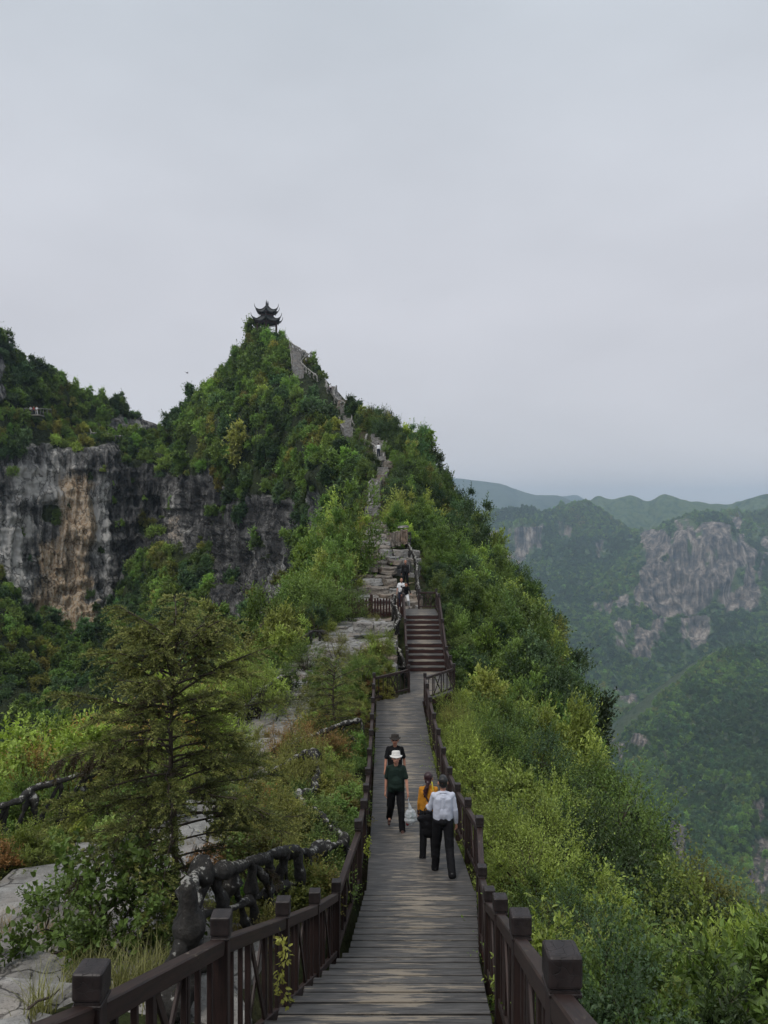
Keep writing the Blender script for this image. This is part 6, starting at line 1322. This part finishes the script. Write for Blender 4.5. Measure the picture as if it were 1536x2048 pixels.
# ------------------------------------------------------------ the feathery conifer on the left, and the pine sapling
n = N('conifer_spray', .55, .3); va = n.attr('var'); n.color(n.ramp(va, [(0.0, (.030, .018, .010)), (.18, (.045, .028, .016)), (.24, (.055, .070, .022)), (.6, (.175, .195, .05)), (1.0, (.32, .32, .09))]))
tr = n.node('ShaderNodeBsdfTranslucent'); tr.inputs['Color'].default_value = (.14, .17, .04, 1); ms = n.node('ShaderNodeMixShader'); ms.inputs[0].default_value = .2; n.l.new(n.b.outputs[0], ms.inputs[1]); n.l.new(tr.outputs[0], ms.inputs[2]); n.l.new(ms.outputs[0], n.out.inputs['Surface']); M['spray'] = n.m
def conifer(label, base, H, Rb, seed, nb=78, needle=.050, tips=26):
    g = np.random.default_rng(seed); root = empty('conifer', base, label=label, cat='tree'); tp = []
    trunk = catmull([(0, 0, -.1), (.02, .03, H * .3), (-.03, .0, H * .65), (.03, .02, H)], 16); tp.append(tube_np(trunk, np.linspace(.058, .012, 16), 8, seed, .12)); link('trunk', quads_to_mesh('trunk', tp), M['bark'], root)
    br = []; B0, D0, NN, LL, WW, VV = [], [], [], [], [], []
    for k in range(nb):
        h = H * (.25 + .75 * (k / nb) ** .9); t = (h / H); az = k * 2.4 + g.normal() * .3
        L = Rb * np.interp(t, [0, .15, .35, .6, .85, 1], [.5, .85, 1.0, .92, .72, .35]) * g.uniform(.6, 1.12)
        rise = np.interp(t, [0, .4, .8, 1], [.0, .12, .5, 1.1]) + g.normal() * .1
        d = np.array([math.cos(az), math.sin(az), 0]); c0 = np.array([np.interp(h, trunk[:, 2], trunk[:, 0]), np.interp(h, trunk[:, 2], trunk[:, 1]), h])
        pts = np.array([c0 + d * L * s + np.array([0, 0, L * (rise * s - .30 * s * s + .06 * s ** 3)]) for s in np.linspace(0, 1, 7)]); pts += fbm(pts * 2.2 + seed, 2, 5)[:, None] * .05 * np.linspace(0, 1, 7)[:, None]
        br.append(tube_np(pts, np.linspace(.016, .004, 7), 4, cap=False))
        dead = g.random() < .05
        nt = int(tips * (.6 + L / Rb))
        for q in range(nt):
            s = g.uniform(.22, 1.0); i = s * 6; a = int(min(i, 5)); p0 = pts[a] + (pts[a + 1] - pts[a]) * (i - a); sidev = np.array([-d[1], d[0], 0]) * (1 if q % 2 else -1)
            tl = .30 * g.uniform(.5, 1.2) * (1.15 - .5 * s) * Rb / 1.8 + .08; dr = unit(d * g.uniform(.5, 1.1) + sidev * g.uniform(.3, 1.0) + np.array([0, 0, g.uniform(-.25, .5) if not dead else -1.2])); m = max(4, int(tl / .0085))
            ss = np.linspace(.08, 1, m); sag = -.22 * tl * ss ** 2 * (1 if not dead else 0); P_ = p0 + dr * (ss * tl)[:, None]; P_[:, 2] += sag
            br.append(tube_np(np.stack([p0, p0 + dr * tl * .5 + [0, 0, -.055 * tl], p0 + dr * tl + [0, 0, -.22 * tl]]), [.0035, .0025, .001], 3, cap=False))
            perp = unit(g.normal(size=(m, 3)) + 0 * P_); perp = unit(perp - dr * (perp @ dr)[:, None])
            B0.append(P_); D0.append(unit(dr * .85 + perp * .75)); NN.append(unit(g.normal(size=(m, 3)))); LL.append(needle * g.uniform(.7, 1.2, m) * (1.1 - .4 * ss)); WW.append(np.full(m, .014))
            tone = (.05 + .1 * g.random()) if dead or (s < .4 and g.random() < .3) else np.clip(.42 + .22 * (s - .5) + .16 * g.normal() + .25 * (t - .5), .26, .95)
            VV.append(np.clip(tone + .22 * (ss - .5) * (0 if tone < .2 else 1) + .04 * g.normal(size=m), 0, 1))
    v, f, vr = leaves_np(np.vstack(B0), np.vstack(D0), np.vstack(NN), np.concatenate(LL), np.concatenate(WW), np.concatenate(VV))
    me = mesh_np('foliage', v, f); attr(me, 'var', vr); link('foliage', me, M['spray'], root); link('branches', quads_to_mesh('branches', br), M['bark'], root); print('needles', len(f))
    return root
cx_, cy_ = (346 - 768) / F * 9.6, 9.6
conifer('feathery olive conifer with drooping sprays standing left of the foreground', (cx_, cy_, float(G(cx_, cy_)) - .05), 3.85, 1.55, 11, nb=88, tips=28)
px_, py_ = (690 - 768) / F * 24.5, 24.5
conifer('slender pine sapling in front of the slab path beside the lower boardwalk', (px_ - .35, py_, -7.6), 2.7, 1.25, 12, nb=34, needle=.10, tips=9)

# ------------------------------------------------------------ grass tufts, vine, flowers
def grass(name, spots, tint, seed):
    g = np.random.default_rng(seed); B, D, Nn_, L, Wd, V = [], [], [], [], [], []
    V_ = []; F_ = []; o = 0; var = []
    for (x, y, s, nblade) in spots:
        z = float(G(x, y)) + .05
        for k in range(nblade):
            a = g.uniform(0, 6.28); l = s * g.uniform(.5, 1.1); b0 = np.array([x + g.normal() * .07 * s * 2, y + g.normal() * .07 * s * 2, z]); d = np.array([math.cos(a), math.sin(a), 0]); lean = g.uniform(.15, .9)
            side = np.array([-d[1], d[0], 0]) * .0045; r = g.uniform(0, 1)
            for q in range(5):
                t = q / 4; c = b0 + d * l * lean * t ** 1.6 + np.array([0, 0, l * (t - .45 * lean * t * t)]); w = (1 - t) * 1 + .08; V_ += [c - side * w, c + side * w]; var += [r, r]
            for q in range(4): F_.append((o + 2 * q, o + 2 * q + 1, o + 2 * q + 3, o + 2 * q + 2))
            o += 10
    me = mesh_np(name, np.array(V_), np.array(F_)); attr(me, 'var', np.array(var)); ob = link(name, me, M['leaf']); ob['tint'] = [float(q) for q in tint]; return tag(ob, kind='stuff')
spots = [(-2.75 + random.gauss(0, .3), 7.6 + random.gauss(0, .35), .5, 60) for _ in range(9)] + [(-2.2 + random.gauss(0, .15), 7.3 + random.gauss(0, .3), .42, 50) for _ in range(6)]
grass('grass', spots, (.12, .125, .05), 3)
spots = [(-5.0 + random.gauss(0, .5), 9.6 + random.gauss(0, .5), .4, 46) for _ in range(14)] + [(random.uniform(-6, -1.6), random.uniform(9, 26), .35, 24) for _ in range(60)]
grass('dry_grass', spots, (.13, .10, .05), 4)
def vine(label, p0, L, seed, tint):
    g = np.random.default_rng(seed); root = empty('vine', tuple(p0), label=label, cat='plant'); c = catmull([(0, 0, 0), (.03, .0, -L * .3), (-.02, .02, -L * .7), (.05, 0, -L)], 30); link('stem', quads_to_mesh('stem', [tube_np(c, .003, 4)]), M['bark'], root)
    n_ = 110; i = g.integers(0, 30, n_); d = unit(g.normal(size=(n_, 3)) + [0, -.4, -.5]); v, f, vr = leaves_np(c[i] + d * .03, d, unit(g.normal(size=(n_, 3)) + [0, -1, .5]), .045 * g.uniform(.6, 1.2, n_), .020 * g.uniform(.8, 1.2, n_), g.uniform(.3, .9, n_), True)
    me = mesh_np('leaves', v, f); attr(me, 'var', vr); o = link('leaves', me, M['leaf'], root); o['tint'] = [float(q) for q in tint]
vine('yellow-green sprig hanging through the balusters of the left foreground railing', P(563, 1868, 6.25), .55, 5, (.17, .18, .045))
vine('small yellow leaf spray between the left balusters of the lower boardwalk', P(734, 1672, 14.2), .35, 6, (.22, .26, .05))
def flowers(label, p, r, nfl, seed, s=.016):
    g = np.random.default_rng(seed); root = empty('flowering_shrub', tuple(p), label=label, cat='shrub'); fo, stm = near['fine'][seed % 2]; o = link('foliage', fo, None, root); o['tint'] = [float(q) for q in TN['grey']]; o.scale = (r, r, r * .8)
    parts = []
    umb = unit(g.normal(size=(7, 3)) + [0, -.8, .8]); dirs = unit(umb[g.integers(0, 7, nfl * 2)] + g.normal(size=(nfl * 2, 3)) * .09)
    for d in dirs:
        c = np.array([0, 0, r * .7]) + d * r * g.uniform(.75, 1.0); v, f = prim_ell(c, (s * g.uniform(.6, 1.2), s, s * .5), 5, 4); parts.append((v, np.array([tuple(x) if len(x) == 4 else (*x, x[-1]) for x in f])))
    link('flowers', quads_to_mesh('flowers', parts), M['flower'], root)
for lb, px, py, d, r, nf in (('white-flowering shrub on the slab path', 600, 1425, 29, 1.0, 40), ('smaller white-flowering shrub left of the two-part boulder', 620, 1340, 34, .8, 30), ('white-flowering tuft behind the pine sapling', 675, 1400, 31, .6, 24)):
    q = P(px, py, d); flowers(lb, q - np.array([0, 0, .5 * r]), r, nf, int(px))
# twigs and leaf litter on the bare rock
lit = []; g = np.random.default_rng(9)
tw = empty('twig', (-3.05, 6.6, float(G(-3.05, 6.6)) + .2), .9, label='short dark dead twig lying on the pale rock at the lower left', cat='twig'); v, f = tube_np([(0, 0, 0), (.1, .02, .01), (.2, 0, .0), (.3, .03, .01)], [.012, .010, .012, .006], 6, 3, .3); link('stick', quads_to_mesh('stick', [(v, f)]), M['bark'], tw)

# twins that only their distance tells apart say so
by = {}
for o in list(COL.objects):
    if o.get('category') == 'shrub' and o.parent is None: by.setdefault(o['label'], []).append(o)
for lb, os_ in by.items():
    os_.sort(key=lambda o: o.location.y)
    if 2 <= len(os_) <= 5:
        wd = {2: ('nearer', 'farther'), 3: ('nearest', 'middle', 'farthest'), 4: ('nearest', 'second nearest', 'third nearest', 'farthest'), 5: ('nearest', 'second nearest', 'third nearest', 'fourth nearest', 'farthest')}[len(os_)]
        for w_, o in zip(wd, os_): o['label'] = w_ + ' ' + lb
